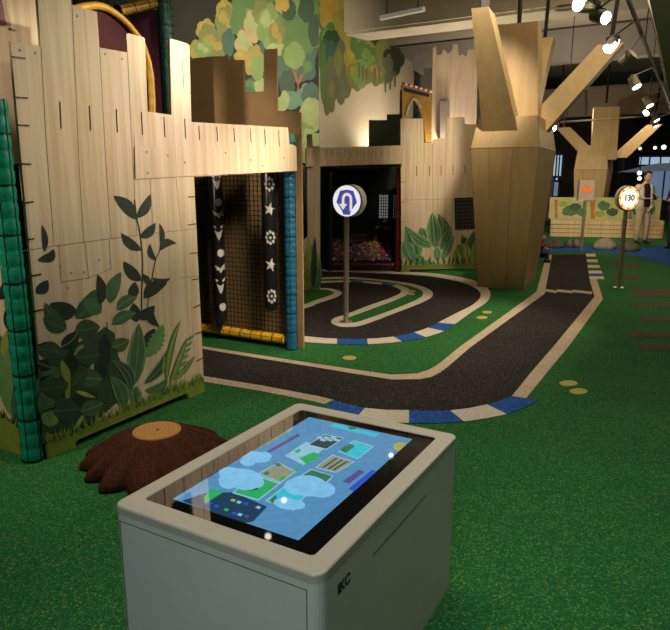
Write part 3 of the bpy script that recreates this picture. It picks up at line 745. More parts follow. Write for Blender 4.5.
# ================================================================ FOREST MURAL
MUC = {'oy': (0.27, 0.23, 0.045), 'og': (0.15, 0.17, 0.045), 'gr': (0.075, 0.165, 0.042), 'dg': (0.022, 0.062, 0.026), 'tl': (0.035, 0.10, 0.06), 'pt': (0.33, 0.29, 0.13), 'go': (0.36, 0.27, 0.04), 'lg': (0.15, 0.25, 0.065), 'pg': (0.26, 0.32, 0.12), 'br': (0.28, 0.10, 0.04), 'gg': (0.11, 0.12, 0.06), 'bk': (0.025, 0.028, 0.018), 'tp': (0.09, 0.19, 0.12)}
MK = list(MUC); MUM = [mat('mural_' + k, c, 0.6, 0.12, 4) for k, c in MUC.items()]
mural = empty('forest_mural', 'tall cartoon forest mural behind the castle walls', 'mural', (-0.3, 12.6, 0))
def blobs(pl, zf, sc, items, clip, name):
    pr = Print(pl, 0.003, 0.0002)
    for cx, cy, rx, ry, c in items:
        (p,) = zf((cx, cy)); n_ = random.choice((5, 6, 7)); ph = random.uniform(0, 6.28)
        pts = []
        for k in range(56):
            a = 2 * math.pi * k / 56
            q = 0.86 + 0.20 * abs(math.sin(n_ * a / 2 + ph)) ** 0.8 + 0.05 * math.sin(3 * a + ph * 2)
            pts.append((p[0] + rx / sc * q * math.cos(a), p[1] + ry / sc * q * math.sin(a)))
        pr.poly(pts, MK.index(c), clip)
        hi = {'gr': 'lg', 'dg': 'gr', 'tl': 'gr', 'lg': 'pg', 'oy': 'go', 'og': 'oy', 'pt': 'pg', 'gg': 'og'}.get(c)
        if hi and rx > 34:
            for sx_, sy_, q_ in ((-0.25, -0.35, 0.42), (0.32, 0.05, 0.34)):
                pr.poly([(p[0] + rx / sc * sx_ + (x - p[0]) * q_, p[1] + ry / sc * sy_ + (y - p[1]) * q_) for x, y in pts], MK.index(hi if random.random() < 0.6 else c), clip)
    return pr
z2, z3 = Z(180, 0, 4.846), Z(280, 0, 4.2)
left_items = [(320, 60, 70, 100, 'gr'), (420, 60, 80, 120, 'gr'), (520, 200, 140, 200, 'tl'), (600, 120, 110, 160, 'gr'),
    (125, 145, 46, 52, 'oy'), (135, 165, 44, 50, 'og'), (75, 240, 34, 45, 'oy'), (215, 60, 42, 66, 'oy'), (222, 110, 50, 80, 'og'), (160, 220, 70, 70, 'og'), (110, 240, 40, 40, 'lg'),
    (275, 110, 32, 62, 'gr'), (235, 205, 32, 66, 'tl'), (355, 130, 46, 80, 'pt'), (310, 210, 44, 62, 'pt'), (300, 280, 40, 40, 'oy'), (400, 60, 50, 60, 'og'), (430, 130, 55, 110, 'lg'), (470, 180, 40, 90, 'og'),
    (495, 20, 34, 46, 'go'), (525, 50, 34, 44, 'dg'), (470, 240, 50, 30, 'pg'), (555, 165, 46, 86, 'oy'), (560, 185, 44, 80, 'lg'), (540, 260, 46, 60, 'gr'), (600, 90, 40, 60, 'gr'),
    (360, 300, 48, 80, 'oy'), (378, 330, 34, 60, 'lg'), (350, 420, 50, 40, 'tl'), (400, 420, 40, 40, 'pg'), (600, 320, 60, 80, 'tl'), (520, 400, 40, 60, 'dg'), (560, 480, 42, 40, 'tp'), (490, 510, 30, 40, 'pg'), (620, 470, 50, 70, 'tp'),
    (640, 560, 60, 80, 'pg'), (600, 640, 50, 60, 'lg'), (640, 720, 60, 90, 'pg'), (610, 820, 60, 80, 'lg'), (640, 950, 60, 90, 'lg'), (600, 1080, 60, 90, 'gr')]
pr = blobs(ML, z2, 4.846, left_items, (-9, -0.001), 'foliage')
for i, (cx, cy, rx, ry, c) in enumerate([(75, 160, 62, 90, 'gr'), (60, 235, 44, 56, 'lg'), (145, 130, 26, 70, 'dg'), (112, 40, 36, 56, 'dg'), (40, 45, 28, 46, 'dg'), (20, 20, 20, 30, 'go'), (50, 420, 36, 40, 'tp'), (130, 400, 40, 50, 'tl'), (130, 470, 44, 60, 'pg'), (20, 420, 20, 40, 'pg')]):
    (p,) = z3((cx, cy)); pr.ell(p[0], p[1], rx / 4.2, ry / 4.2, MK.index(c), (-9, -0.001), jit=0.10)
br = MK.index('br')
for a, b in (((75, 395), (77, 350)), ((77, 355), (52, 285)), ((77, 355), (106, 300)), ((70, 345), (66, 300)), ((80, 345), (92, 310))):
    A_, B_ = z3(a, b); pr.poly([(A_[0] - 1, A_[1]), (B_[0] - 0.5, B_[1]), (B_[0] + 0.5, B_[1]), (A_[0] + 1, A_[1])], br)
pr.poly([(301, 235), (304, 200), (306, 235), (305, 262), (302, 262)], br)
pr.done('print_sheet', MUM, mural)
right_items = [(260, 60, 110, 120, 'gr'), (360, 120, 90, 130, 'gr'), (240, 20, 80, 90, 'go'), (215, 90, 46, 70, 'go'), (320, 60, 50, 110, 'dg'), (260, 100, 46, 60, 'oy'), (290, 150, 36, 60, 'oy'),
    (205, 190, 46, 90, 'gr'), (215, 165, 34, 40, 'dg'), (200, 260, 40, 100, 'tl'), (255, 310, 44, 130, 'gg'), (205, 370, 36, 110, 'gg'), (180, 300, 14, 130, 'gr'),
    (305, 250, 36, 90, 'oy'), (318, 320, 38, 60, 'og'), (330, 110, 36, 70, 'dg'), (350, 170, 60, 90, 'gr'), (395, 230, 60, 80, 'og'), (370, 250, 44, 60, 'gr'), (400, 120, 34, 70, 'dg'), (430, 210, 30, 60, 'og'), (475, 255, 44, 60, 'bk'), (450, 290, 26, 60, 'gg'), (345, 310, 40, 60, 'lg'), (400, 310, 40, 50, 'og')]  # the bk blob is a shadow put into the mural colours
uR = zt[-1][0]
pr = blobs(MR, z3, 4.2, right_items, (0.001, uR), 'foliage')
for a, b in (((370, 300), (340, 300)), ((372, 306), (380, 268)), ((375, 300), (412, 322))):
    A_, B_ = z3(a, b); pr.poly([(A_[0], A_[1] - 1), (B_[0], B_[1] - 0.5), (B_[0], B_[1] + 0.5), (A_[0], A_[1] + 1.2)], br)
for x in (330, 345, 360, 395, 415, 440, 460, 480):
    (p,) = z3((x, 290 + (x % 7) * 12)); pr.poly([(p[0] - 1.2, p[1] - 9), (p[0] + 1.2, p[1] - 9), (p[0] + 0.8, p[1] + 7), (p[0] - 0.8, p[1] + 6)], MK.index('gg'))
pr.done('print_sheet', MUM, mural)

# ================================================================ FAR CASTLE
GP = Plane((-0.32, 8.65), (1.38, 1.61))
PP = Plane((1.06, 10.26), (1.33, 0.47))
PF = Plane((-0.32, 8.65), (1, 0.05))
far = empty('far_castle_gate', 'second plywood castle gate with lintel over the loop road', 'castle wall', (-0.32, 8.65, 0))
bm = bmesh.new(); board_px(bm, PF, [(303, 296.5), (303.5, 290), (306, 300) if False else (304, 240), (307.6, 236), (306.6, 134.5), (312, 134), (312.8, 146), (320.2, 146), (320.3, 296), (318, 296.4), (317, 293.5), (306, 294), (305, 297)], 0, -0.02)
bmesh.ops.triangulate(bm, faces=[f for f in bm.faces if len(f.verts) > 4], ngon_method='EAR_CLIP')
gpost = obj('gate_pier', bm, PLY, far)
pr = Print(PF)
for b, t, w_, mi in (((312, 292), (306, 250), 11, 7), ((314, 292), (318.5, 252), 10, 5), ((311, 292), (312, 244), 11, 4), ((308, 290), (303.8, 258), 8, 5), ((316, 290), (320, 262), 8, 7), ((310, 285), (306, 268), 8, 4), ((313, 290), (315, 236), 6, 1), ((309, 270), (308, 238), 6, 5)):
    pr.leaf(b, t, w_, mi, rib=None)
pr.poly([(304, 291), (320, 290), (320, 295.6), (318, 295.8), (317, 293), (306, 293.5), (305, 296)], 6)
pr.blades([(304, 291), (320, 290)], 6, 12, 6)
pr.done('printed_bush', LEAFM, gpost)
bm = bmesh.new(); board_px(bm, GP, [(304.6, 148.2), (401, 145.4), (401, 163.8), (320, 166.2), (304.8, 166.6)], 0.03, 0.01)
flint = obj('lintel', bm, PLY, far)
bm = bmesh.new()
for i in range(14):
    bm = bmesh.new(); x = 311 + i * 6.3; pline(GP, ((x, 149.5), (x + 0.2, 156.5 if i % 2 else 158.5)), 0.010, 0.0316); obj('groove', bm, SEAM, flint, recalc=False)
bm = bmesh.new()
pw_o = [(401.5, 272.6), (400.6, 118.5), (423, 118.5), (424, 142.6), (433, 142.4), (433.4, 139.6), (446, 137), (447, 117.6), (464.5, 117.2), (465, 124), (484, 124.4), (487, 270), (480, 270.2), (478, 268), (410, 269.4), (408, 272.2)]
far2 = empty('far_castle_wall', 'plywood castle wall printed with broad leaves, with a small barred window beside the pillar', 'castle wall', PP.pt(0.6, 0))
board_px(bm, PP, pw_o, 0, -0.02); bmesh.ops.triangulate(bm, faces=[f for f in bm.faces if len(f.verts) > 4], ngon_method='EAR_CLIP')
fpn = obj('wall_panel', bm, PLY, far2)
bm = bmesh.new()
for x, y0, y1 in ((416.5, 166, 176), (429.5, 166, 176), (441, 165.5, 175.5), (453, 165, 175), (465, 164.5, 174)): pline(PP, ((x, y0), (x, y1)), 0.016, 0.0014)
for y in (182, 202, 222, 243, 258): pline(PP, ((401, y), (404.5, y)), 0.012, 0.0014)
obj('groove', bm, SEAM, fpn, recalc=False)
bm = bmesh.new(); pline(PP, ((432.5, 144), (433, 220)), 0.006, 0.0014); pline(PP, ((402, 200), (455, 199)), 0.004, 0.0014); obj('seam', bm, SEAM, fpn, recalc=False)
bm = bmesh.new(); board_px(bm, PP, [(454.5, 198), (476, 197.2), (477, 229), (455, 230)], 0.006, 0.0005)
wb = obj('window_opening', bm, DARK, fpn)
bm = bmesh.new()
for i in range(7): pline(PP, ((456.5 + i * 3, 198), (457 + i * 3, 229.6)), 0.009, 0.0075)
for i in range(9): pline(PP, ((454.8, 200 + i * 3.6), (476, 199.4 + i * 3.6)), 0.009, 0.0075)
obj('window_net', bm, mat('grey_cord', (0.10, 0.10, 0.095), 0.7), wb, recalc=False)
pr = Print(PP); zC = Z(390, 180, 6.3); sC = 6.3
for b, t, w_, mi, k, o_ in (((150, 530), (95, 290), 120, 2, 0.1, 3), ((130, 500), (92, 380), 90, 3, 0.0, 2), ((250, 430), (190, 300), 110, 2, 0, 3), ((265, 420), (305, 212), 120, 1, 0.25, 3), ((262, 420), (355, 268), 80, 2, 0.2, 3),
                       ((272, 410), (128, 312), 72, 2, -0.15, 3), ((285, 430), (265, 205), 96, 2, 0.0, 5), ((275, 520), (140, 440), 70, 2, -0.3, 3), ((315, 440), (382, 296), 66, 2, 0.05, 3), ((325, 510), (405, 345), 50, 3, 0.0, 5),
                       ((300, 510), (292, 415), 50, 3, 0, 5), ((210, 530), (160, 470), 60, 3, 0, 2)):
    B, T = zC(b, t); pr.leaf(B, T, w_ / sC, 8, bend=k); pr.leaf(B, T, w_ / sC * 0.84, 7 if mi == 3 else (3 if mi == 2 else 2), bend=k); pr.leaf(B, T, w_ / sC * 0.42, 2 if mi == 2 else 7, bend=k, rib=8)
for b, t, w_, mi in (((470, 540), (430, 400), 90, 4), ((520, 520), (450, 340), 70, 4), ((500, 470), (530, 320), 60, 2), ((440, 540), (410, 440), 60, 5), ((500, 540), (480, 400), 50, 5), ((530, 540), (540, 380), 60, 4), ((450, 400), (480, 360), 24, 0)):
    B, T = zC(b, t); pr.leaf(B, T, w_ / sC, mi, rib=1)
for i in range(22):
    x = 75 + i * 21; h_ = random.uniform(35, 70)
    B, T = zC((x, 545), (x + random.uniform(-30, 30), 545 - h_)); pr.leaf(B, T, 12 / sC, 1)
pr.poly([(401.6, 272), (408, 271.6), (410, 268.8), (478, 267.4), (480, 269.6), (486.8, 269.4), (486.4, 263), (401.4, 265.4)], 6)
pr.blades([(402, 265.6), (440, 264.6), (486, 263.4)], 4, 50, 6)
pr.done('printed_leaves', LEAFM, fpn)
# ball pit room
PITW = mat('pit_wall', (0.012, 0.016, 0.014), 0.8)
bm = bmesh.new()
BW = Plane((0, 12.1), (1, 0)); BW.d = Vector((1, 0, 0))
a0 = BW.uv(300, 200)[0]; w_px = [BW.uv(*p) for p in ((369, 150), (369, 120), (387, 120), (387, 114.5), (401.5, 114))]
board(bm, BW, [(a0, 0), (w_px[-1][0], 0), w_px[-1], w_px[-2], w_px[-3], w_px[-4], (w_px[0][0], 1.72), (a0, 1.72)], 0, -0.04)
bmesh.ops.triangulate(bm, faces=[f for f in bm.faces if len(f.verts) > 4], ngon_method='EAR_CLIP')
pit = empty('ball_pit_room', 'dark netted ball pit room behind the far castle gate', 'ball pit', (0.45, 11.3, 0))
obj('back_wall', bm, mat('unlit_plywood', (0.022, 0.034, 0.016), 0.7), pit)  # unlit plywood: its shade is put into this dark green
bm = bmesh.new(); box(bm, (a0 + 0.02, 11.3, 0.85), (0.04, 1.5, 1.7)); obj('side_wall', bm, PITW, pit)
bm = bmesh.new(); box(bm, (w_px[-1][0] + 0.02, 11.3, 0.85), (0.04, 1.5, 1.7)); obj('side_wall', bm, PITW, pit)
bm = bmesh.new(); box(bm, (0.25, 11.3, 1.735), (1.6, 1.5, 0.03)); obj('roof_board', bm, PITW, pit)
for (x0, x1) in ((379, 388), (393.5, 396)):
    a = BW.uv(x0, 218); b = BW.uv(x1, 195)
    bm = bmesh.new(); pbox(bm, BW, a[0], b[0], a[1], b[1], 0.012, 0.002)
    o_ = obj('lit_opening', bm, mat('dim_lit_opening', (0.30, 0.32, 0.28), 0.6, emit=0.16, ecol=(0.75, 0.8, 0.7)), pit)
    bm = bmesh.new()
    for i in range(1, 4): pbox(bm, BW, a[0] + (b[0] - a[0]) * i / 4 - 0.006, a[0] + (b[0] - a[0]) * i / 4 + 0.006, a[1], b[1], 0.02, 0.013)
    for i in range(1, 8): pbox(bm, BW, a[0], b[0], a[1] + (b[1] - a[1]) * i / 8 - 0.006, a[1] + (b[1] - a[1]) * i / 8 + 0.006, 0.02, 0.013)
    obj('opening_net', bm, BLACK, o_)
padded('padded_post', 'dark blue foam padded post in the ball pit gate', (-0.085, 10.5, 0), (-0.085, 10.5, 1.6), 0.045, (0.008, 0.03, 0.055), 0.08)
padded('padded_post', 'red foam padded post at the edge of the leaf-printed wall', (1.03, 10.40, 0), (1.03, 10.40, 1.68), 0.045, (0.16, 0.010, 0.012), 0.08)
padded('padded_bar', 'dark red foam padded bar along the front of the ball pit', (-0.04, 10.47, 0.10), (0.985, 10.40, 0.10), 0.05, (0.09, 0.008, 0.010), 0.08)
bm = bmesh.new()
fr = [(-0.10, 10.6), (1.10, 10.6), (1.10, 11.95), (-0.10, 11.95)]
prism(bm, [Vector((x, y, 0.10 + (y - 10.6) * 0.26)) for x, y in fr], [Vector((x, y, 0.004)) for x, y in fr]); obj('pit_base', bm, PITW, pit)
BALLC = [(0.30, 0.03, 0.03), (0.32, 0.22, 0.03), (0.03, 0.06, 0.25), (0.04, 0.16, 0.05), (0.35, 0.10, 0.02), (0.34, 0.33, 0.30), (0.2, 0.04, 0.06)]
BALLM = [mat('ball_%d' % i, c, 0.35, 0.02) for i, c in enumerate(BALLC)]
BALLN = ['red', 'yellow', 'blue', 'green', 'orange', 'white', 'crimson']
bproto = []
for m in BALLM:
    b_ = bmesh.new(); bmesh.ops.create_icosphere(b_, subdivisions=2, radius=0.036)
    me = bpy.data.meshes.new('plastic_ball'); b_.to_mesh(me); b_.free(); me.materials.append(m)
    for p in me.polygons: p.use_smooth = True
    bproto.append(me)
for j in range(15):
    for i in range(15):
        x = -0.03 + i * 0.074 + (0.037 if j % 2 else 0); y = 10.66 + j * 0.068
        if x > 0.99 or (x > 0.62 and y > 11.48): continue
        c = random.randrange(7)
        o = bpy.data.objects.new('plastic_ball', bproto[c]); COL.objects.link(o)
        o.location = (x + random.uniform(-0.004, 0.004), y, 0.10 + (y - 10.6) * 0.26 + 0.036 + random.uniform(0, 0.015))
        tag(o, '%s plastic ball lying in the ball pit behind the gate' % BALLN[c], 'ball', 'balls in the ball pit')
# heap of toys on a ledge inside
bm = bmesh.new(); box(bm, (0.86, 11.65, 0.495), (0.34, 0.22, 0.19)); tag(obj('toy_ledge', bm, mat('ledge', (0.05, 0.018, 0.012), 0.7)), 'dark box ledge at the back of the ball pit holding balls', 'ledge')
for dx, dz, c in ((-0.10, 0, 5), (-0.03, 0, 3), (0.05, 0, 0), (0.12, 0, 0), (-0.06, 0.06, 0), (0.02, 0.062, 2), (0.09, 0.06, 2), (0.05, 0.12, 5)):
    o = bpy.data.objects.new('plastic_ball', bproto[c]); COL.objects.link(o); o.location = (0.86 + dx, 11.60, 0.595 + 0.036 + dz)
    tag(o, '%s plastic ball heaped on the dark ledge at the back of the pit' % BALLN[c], 'ball', 'balls heaped on the pit ledge')
spot((0.5, 10.75, 1.66), (0.75, 11.4, 0.35), 0.8, 110, 1.0, (1, 0.85, 0.7))

# gold arch booth and ragged board behind the far wall
GB = Plane((1.35, 12.35), (0.9, 0.42)); GB.d = Vector((0.906, 0.423, 0)); 
booth = empty('arch_booth', 'gold booth front with a pointed arch and a red and white striped top edge', 'booth', GB.pt(0.1, 0))
bm = bmesh.new()
gl = [(402.5, 130), (402, 85), (431, 93), (431.5, 142), (426, 142), (423.5, 118), (419, 105), (414, 99.2), (409.5, 105), (406.5, 115), (405.5, 130)]
board_px(bm, GB, gl, 0, -0.04); bmesh.ops.triangulate(bm, faces=[f for f in bm.faces if len(f.verts) > 4], ngon_method='EAR_CLIP')
obj('gold_front', bm, mat('gold_board', (0.50, 0.28, 0.05), 0.45), booth)
bm = bmesh.new()
ap = smooth_poly([(405.5, 116), (408, 107), (411, 101.5), (414.3, 98.6), (418, 102), (421, 108)], 4)
for a, b in zip(ap, ap[1:]): tube(bm, GB.pt(*GB.uv(*a), 0.01), GB.pt(*GB.uv(*b), 0.01), 0.016, seg=8)
obj('arch_trim', bm, mat('arch_white', (0.7, 0.62, 0.45), 0.5), booth)
bm = bmesh.new(); board_px(bm, GB, [(403.5, 87.5), (429, 94.3), (428.5, 97), (404, 91)], 0.02, 0.001); obj('name_band', bm, mat('navy_band', (0.015, 0.02, 0.06), 0.5), booth)
bm = bmesh.new()
for i in range(12):
    a = (402 + 29.5 * i / 12, 83.2 + 8.6 * i / 12); b = (402 + 29.5 * (i + 1) / 12, 83.2 + 8.6 * (i + 1) / 12)
    tube(bm, GB.pt(*GB.uv(*a), 0.01), GB.pt(*GB.uv(*b), 0.01), 0.024, seg=8, mi=i % 2)
obj('striped_rail', bm, [mat('rail_red', (0.45, 0.03, 0.03), 0.5), WHITE], booth)
bm = bmesh.new()
for x in (402, 431.3):
    a = GB.uv(x, 90); box(bm, GB.pt(a[0], a[1] / 2, -0.03), (0.045, 0.045, a[1]))
obj('booth_post', bm, mat('dark_red_post', (0.045, 0.012, 0.012), 0.5), booth)
RB = Plane((2.0, 13.4), (1, 0.1)); RB.d = Vector((0.995, 0.0995, 0))
bm = bmesh.new()
rg = [(433, 142), (433, 48), (436, 46), (437, 55), (441, 55), (444, 49), (448, 54), (452, 50), (452.5, 44), (457.5, 44), (459, 56), (463, 54), (466, 57), (468, 50), (474, 49), (478, 60), (478, 142)]
rz_ = [RB.uv(*p) for p in rg]
board(bm, RB, [(rz_[0][0], 0)] + rz_[1:-1] + [(rz_[-1][0], 0)], 0, -0.04); bmesh.ops.triangulate(bm, faces=[f for f in bm.faces if len(f.verts) > 4], ngon_method='EAR_CLIP')
rb = obj('ragged_board', bm, wood('pale_board', (0.60, 0.48, 0.36), (0.48, 0.36, 0.25)))
tag(rb, 'tall pale board with a ragged top, lit from below behind the far castle', 'board')
rq = RB.off(0.10)
bm = bmesh.new(); board_px(bm, rq, [(440, 101.5), (449.5, 101), (449.5, 140), (440, 140)], 0, -0.0985)
tag(obj('grey_hatch', bm, mat('grey_hatch', (0.22, 0.19, 0.17), 0.6)), 'small grey hatch board in front of the ragged board', 'board')
# grey screen behind the booth
bm = bmesh.new(); SB = Plane((1.6, 15.3), (1, 0)); SB.d = Vector((1, 0, 0))
sq = [SB.uv(*p) for p in ((413, 70), (424, 76), (424, 68), (434, 68))]; board(bm, SB, [(sq[0][0], 0)] + sq + [(sq[-1][0], 0)], 0, -0.05); bmesh.ops.triangulate(bm, faces=[f for f in bm.faces if len(f.verts) > 4], ngon_method='EAR_CLIP')
tag(obj('grey_screen', bm, mat('grey_screen', (0.17, 0.15, 0.14), 0.7)), 'grey screen with a stepped top behind the gold booth', 'screen')

# ================================================================ PILLARS shaped like trees
def hexa(bm, q0, q1, mi=0): prism(bm, q0, q1, mi)
def pillar(label, A, B, C, s, z1, zs, branches, k):
    D = A + C - B; cc = (A + B + C + D) / 4
    t = empty('tree_pillar', label, 'pillar', (cc.x, cc.y, 0), group=None)
    def ringz(sc, z): return [Vector((cc.x + sc * (p.x - cc.x), cc.y + sc * (p.y - cc.y), z)) for p in (A, B, C, D)]
    b_ = bmesh.new(); rs = [ringz(1, 0), ringz(s, z1), ringz(s * 0.86, zs)]
    vs_ = [[b_.verts.new(p) for p in r] for r in rs]
    for a, b in zip(vs_, vs_[1:]):
        for i in range(4): b_.faces.new((a[i], a[(i + 1) % 4], b[(i + 1) % 4], b[i]))
    b_.faces.new(vs_[0][::-1]); b_.faces.new(vs_[-1])
    tr = obj('trunk', b_, CLAD, t)
    b_ = bmesh.new()
    for r0, r1 in ((rs[0], rs[1]), (rs[1], rs[2])):
        for i in range(4):
            n = Vector((r0[i].x - cc.x, r0[i].y - cc.y, 0)).normalized() * 0.001
            tube(b_, r0[i] + n, r1[i] + n, 0.0035 * k, seg=5)
    for f_ in (0.28, 0.62):
        a0_, a1_ = rs[0][0].lerp(rs[0][1], f_), rs[1][0].lerp(rs[1][1], f_); tube(b_, a0_, a1_, 0.0025 * k, seg=4)
    for i in range(4): tube(b_, rs[1][i], rs[1][(i + 1) % 4], 0.004 * k, seg=4)
    obj('panel_joint', b_, mat('joint', (0.20, 0.13, 0.06), 0.7), tr)
    for (p0, p1, w0, w1, d) in branches:
        b_ = bmesh.new()
        ax = (p1 - p0).normalized(); sd = (B - A); sd = Vector((sd.x, sd.y, 0)).normalized()
        dp = Vector((-sd.y, sd.x, 0))
        q = lambda p, w_: [p + sd * w_ / 2 - dp * d / 2, p + sd * w_ / 2 + dp * d / 2, p - sd * w_ / 2 + dp * d / 2, p - sd * w_ / 2 - dp * d / 2]
        prism(b_, q(p0, w0), q(p1, w1)); bb = obj('branch', b_, CLAD, t)
        e0 = p1 - ax * 0.02
        b_ = bmesh.new(); cr = w1 * 0.36 if w1 < 0.25 else 0.03; tube(b_, e0, Vector((p1.x + ax.x * 0.2, p1.y + ax.y * 0.2, 4.9)), cr, seg=4 if w1 < 0.25 else 8); obj('dark_core', b_, DARK, bb)
    return t
A3, B3, C3 = [gz(*p) for p in ((478, 287), (523, 290), (536, 278))]
pillar('near wooden pillar shaped like a tree, beside the leaf-printed castle wall', A3, B3, C3, 1.42, 1.90, 2.30,
       [(gy(503, 135, 8.85), gy(483.5, 12, 8.2), 0.46, 0.20, 0.45), (gy(519, 128, 9.35), gy(519, 27, 9.5), 0.58, 0.56, 0.5), (gy(533, 132, 9.3), gy(611, 46, 9.8), 0.40, 0.34, 0.36), (gy(520, 130, 10.0), gy(545, 40, 11.2), 0.4, 0.3, 0.4)], 1.0)
a2 = gy(591, 232, 16.3); b2 = gy(614, 232, 16.1); A4 = Vector((a2.x + 0.25, 18.1, 0)); B4 = Vector((b2.x + 0.35, 17.9, 0)); C4 = B4 + Vector((0.45, 0.8, 0))
pillar('far wooden pillar shaped like a tree, behind the slatted bench', A4, B4, C4, 1.35, 1.75, 2.4,
       [(gy(603, 160, 18.1), gy(606, 108, 18.0), 0.64, 0.64, 0.6), (gy(592, 158, 18.3), gy(563, 128, 18.5), 0.44, 0.38, 0.4), (gy(618, 158, 18.3), gy(654, 125, 18.5), 0.42, 0.36, 0.4)], 1.6)

# ================================================================ TOUCH TABLE
tu = Vector((0.868, -0.496, 0)); TROT = math.atan2(-0.496, 0.868)
TZ, TL, TWD = 0.603, 0.482, 0.343
table = empty('touch_table', 'white touchscreen table in front of the tree stump, its screen lit blue', 'touch table', (-0.094, 1.888, 0), TROT)
TM = ROOTM[table]
def rrect(hx, hy, r, z, seg=6, cx=0, cy=0):
    out = []
    for (sx, sy, a0_) in ((1, 1, 0), (-1, 1, 90), (-1, -1, 180), (1, -1, 270)):
        for k in range(seg + 1):
            a = R(a0_ + 90 * k / seg)
            out.append(Vector((cx + sx * (hx - r) + r * math.cos(a), cy + sy * (hy - r) + r * math.sin(a), z)))
    return out
TABW = mat('table_white', (0.60, 0.58, 0.50), 0.38, 0.02)
TABT = mat('table_top_frame', (0.46, 0.42, 0.335), 0.35, 0.02)
def loops(bm, ls, mi=0, cap=True):
    vs_ = [[bm.verts.new(p) for p in l] for l in ls]
    for a, b in zip(vs_, vs_[1:]):
        for i in range(len(a)): bm.faces.new((a[i], a[(i + 1) % len(a)], b[(i + 1) % len(a)], b[i])).material_index = mi
    if cap: bm.faces.new(vs_[0][::-1]).material_index = mi; bm.faces.new(vs_[-1]).material_index = mi
bm = bmesh.new(); loops(bm, [rrect(TWD - 0.001, TL - 0.001, 0.032, 0.0), rrect(TWD - 0.001, TL - 0.001, 0.032, 0.5768)])
tbody = obj('body', bm, TABW, table, local=True)
bm = bmesh.new(); loops(bm, [rrect(TWD, TL, 0.032, 0.578), rrect(TWD, TL, 0.032, 0.598), rrect(TWD - 0.002, TL - 0.002, 0.03, 0.601), rrect(TWD - 0.006, TL - 0.006, 0.028, TZ), rrect(0.286, 0.417, 0.014, TZ), rrect(0.284, 0.415, 0.013, TZ - 0.004)], cap=False)
obj('top_frame', bm, TABT, table, local=True)
def gloss(name, col):
    m, nt, b = nodes(name); b.inputs['Base Color'].default_value = (*col, 1); b.inputs['Roughness'].default_value = 0.03
    b.inputs['Specular IOR Level'].default_value = 0.6; MATS[name] = m; return m
BEZ = gloss('glass_black', (0.004, 0.004, 0.004))
bm = bmesh.new(); loops(bm, [rrect(0.2838, 0.4148, 0.013, 0.575), rrect(0.2838, 0.4148, 0.013, TZ - 0.002)]); obj('glass_bezel', bm, BEZ, table, local=True)
# picture on the screen
def scr(name, c, s=1.18):
    m, nt, b = nodes(name); b.inputs['Base Color'].default_value = (0.004, 0.004, 0.004, 1); b.inputs['Roughness'].default_value = 0.03
    b.inputs['Specular IOR Level'].default_value = 0.6
    b.inputs['Emission Color'].default_value = (*c, 1)
    no = nt.nodes.new('ShaderNodeTexNoise'); tc = nt.nodes.new('ShaderNodeTexCoord'); no.inputs['Scale'].default_value = 40; no.inputs['Detail'].default_value = 4
    mr = nt.nodes.new('ShaderNodeMapRange'); mr.inputs['To Min'].default_value = s * 0.75; mr.inputs['To Max'].default_value = s * 1.2
    nt.links.new(tc.outputs['Object'], no.inputs['Vector']); nt.links.new(no.outputs['Fac'], mr.inputs['Value']); nt.links.new(mr.outputs['Result'], b.inputs['Emission Strength'])
    return m
SM = [scr('screen_sky', (0.075, 0.22, 0.40)), scr('screen_cloud', (0.17, 0.43, 0.66)), scr('screen_navy', (0.012, 0.04, 0.085)), scr('screen_green', (0.02, 0.33, 0.10)),
      scr('screen_cyan', (0.03, 0.42, 0.52)), scr('screen_tan', (0.22, 0.24, 0.15)), scr('screen_blue', (0.02, 0.07, 0.50)), scr('screen_pale', (0.22, 0.42, 0.55)), scr('screen_dark', (0.02, 0.05, 0.05)), scr('screen_leaf', (0.03, 0.15, 0.07)), scr('screen_yellow', (0.32, 0.3, 0.08)), scr('screen_violet', (0.08, 0.07, 0.22))]
sb = bmesh.new(); sk = [TZ - 0.0016]
MI = TM.inverted()
def spoly(px, mi):
    pts = []
    for p in px:
        q = MI @ gz(p[0], p[1], TZ); pts.append(Vector((max(-0.215, min(0.215, q.x)), max(-0.374, min(0.365, q.y)), sk[0])))
    f = face(sb, pts, mi); f.normal_update()
    if f.normal.z < 0: f.normal_flip()
    sk[0] += 0.00002
def sell(cx, cy, rx, ry, mi, rot=0.0, n=20):
    spoly([(cx + rx * math.cos(2 * math.pi * k / n) * math.cos(rot) - ry * math.sin(2 * math.pi * k / n) * math.sin(rot), cy + rx * math.cos(2 * math.pi * k / n) * math.sin(rot) + ry * math.sin(2 * math.pi * k / n) * math.cos(rot)) for k in range(n)], mi)
face(sb, [Vector((x, y, sk[0])) for x, y in ((-0.215, -0.374), (0.215, -0.374), (0.215, 0.365), (-0.215, 0.365))], 0); sk[0] += 0.00003
s1, s2, s3 = Z(170, 415, 5.154), Z(280, 410, 4.1875), Z(230, 470, 4.786)
spoly(s1((60, 440), (180, 400), (330, 395), (500, 470), (430, 545), (380, 560), (176, 495)), 2)           # menu panel
spoly(s1((175, 420), (215, 375), (275, 395), (180, 455)), 3)
for x, y, c in ((325, 438, 10), (355, 448, 7), (390, 455, 6), (240, 468, 6), (290, 487, 3), (360, 512, 7), (395, 520, 11), (455, 475, 7), (205, 455, 6), (330, 505, 6)): spoly(s1((x - 16, y), (x - 4, y - 10), (x + 16, y - 4), (x + 4, y + 8)), c)
def card(zf, q, mi, inner=None):
    spoly(zf(*q), 7); cx = sum(p[0] for p in q) / 4; cy = sum(p[1] for p in q) / 4
    spoly(zf(*[(cx + (x - cx) * 0.9, cy + (y - cy) * 0.88) for x, y in q]), mi)
    return cx, cy
card(s1, [(320, 400), (430, 300), (570, 350), (455, 440)], 3)
card(s1, [(450, 300), (560, 240), (650, 290), (570, 350)], 5)
card(s1, [(490, 440), (600, 355), (720, 390), (640, 490)], 4)
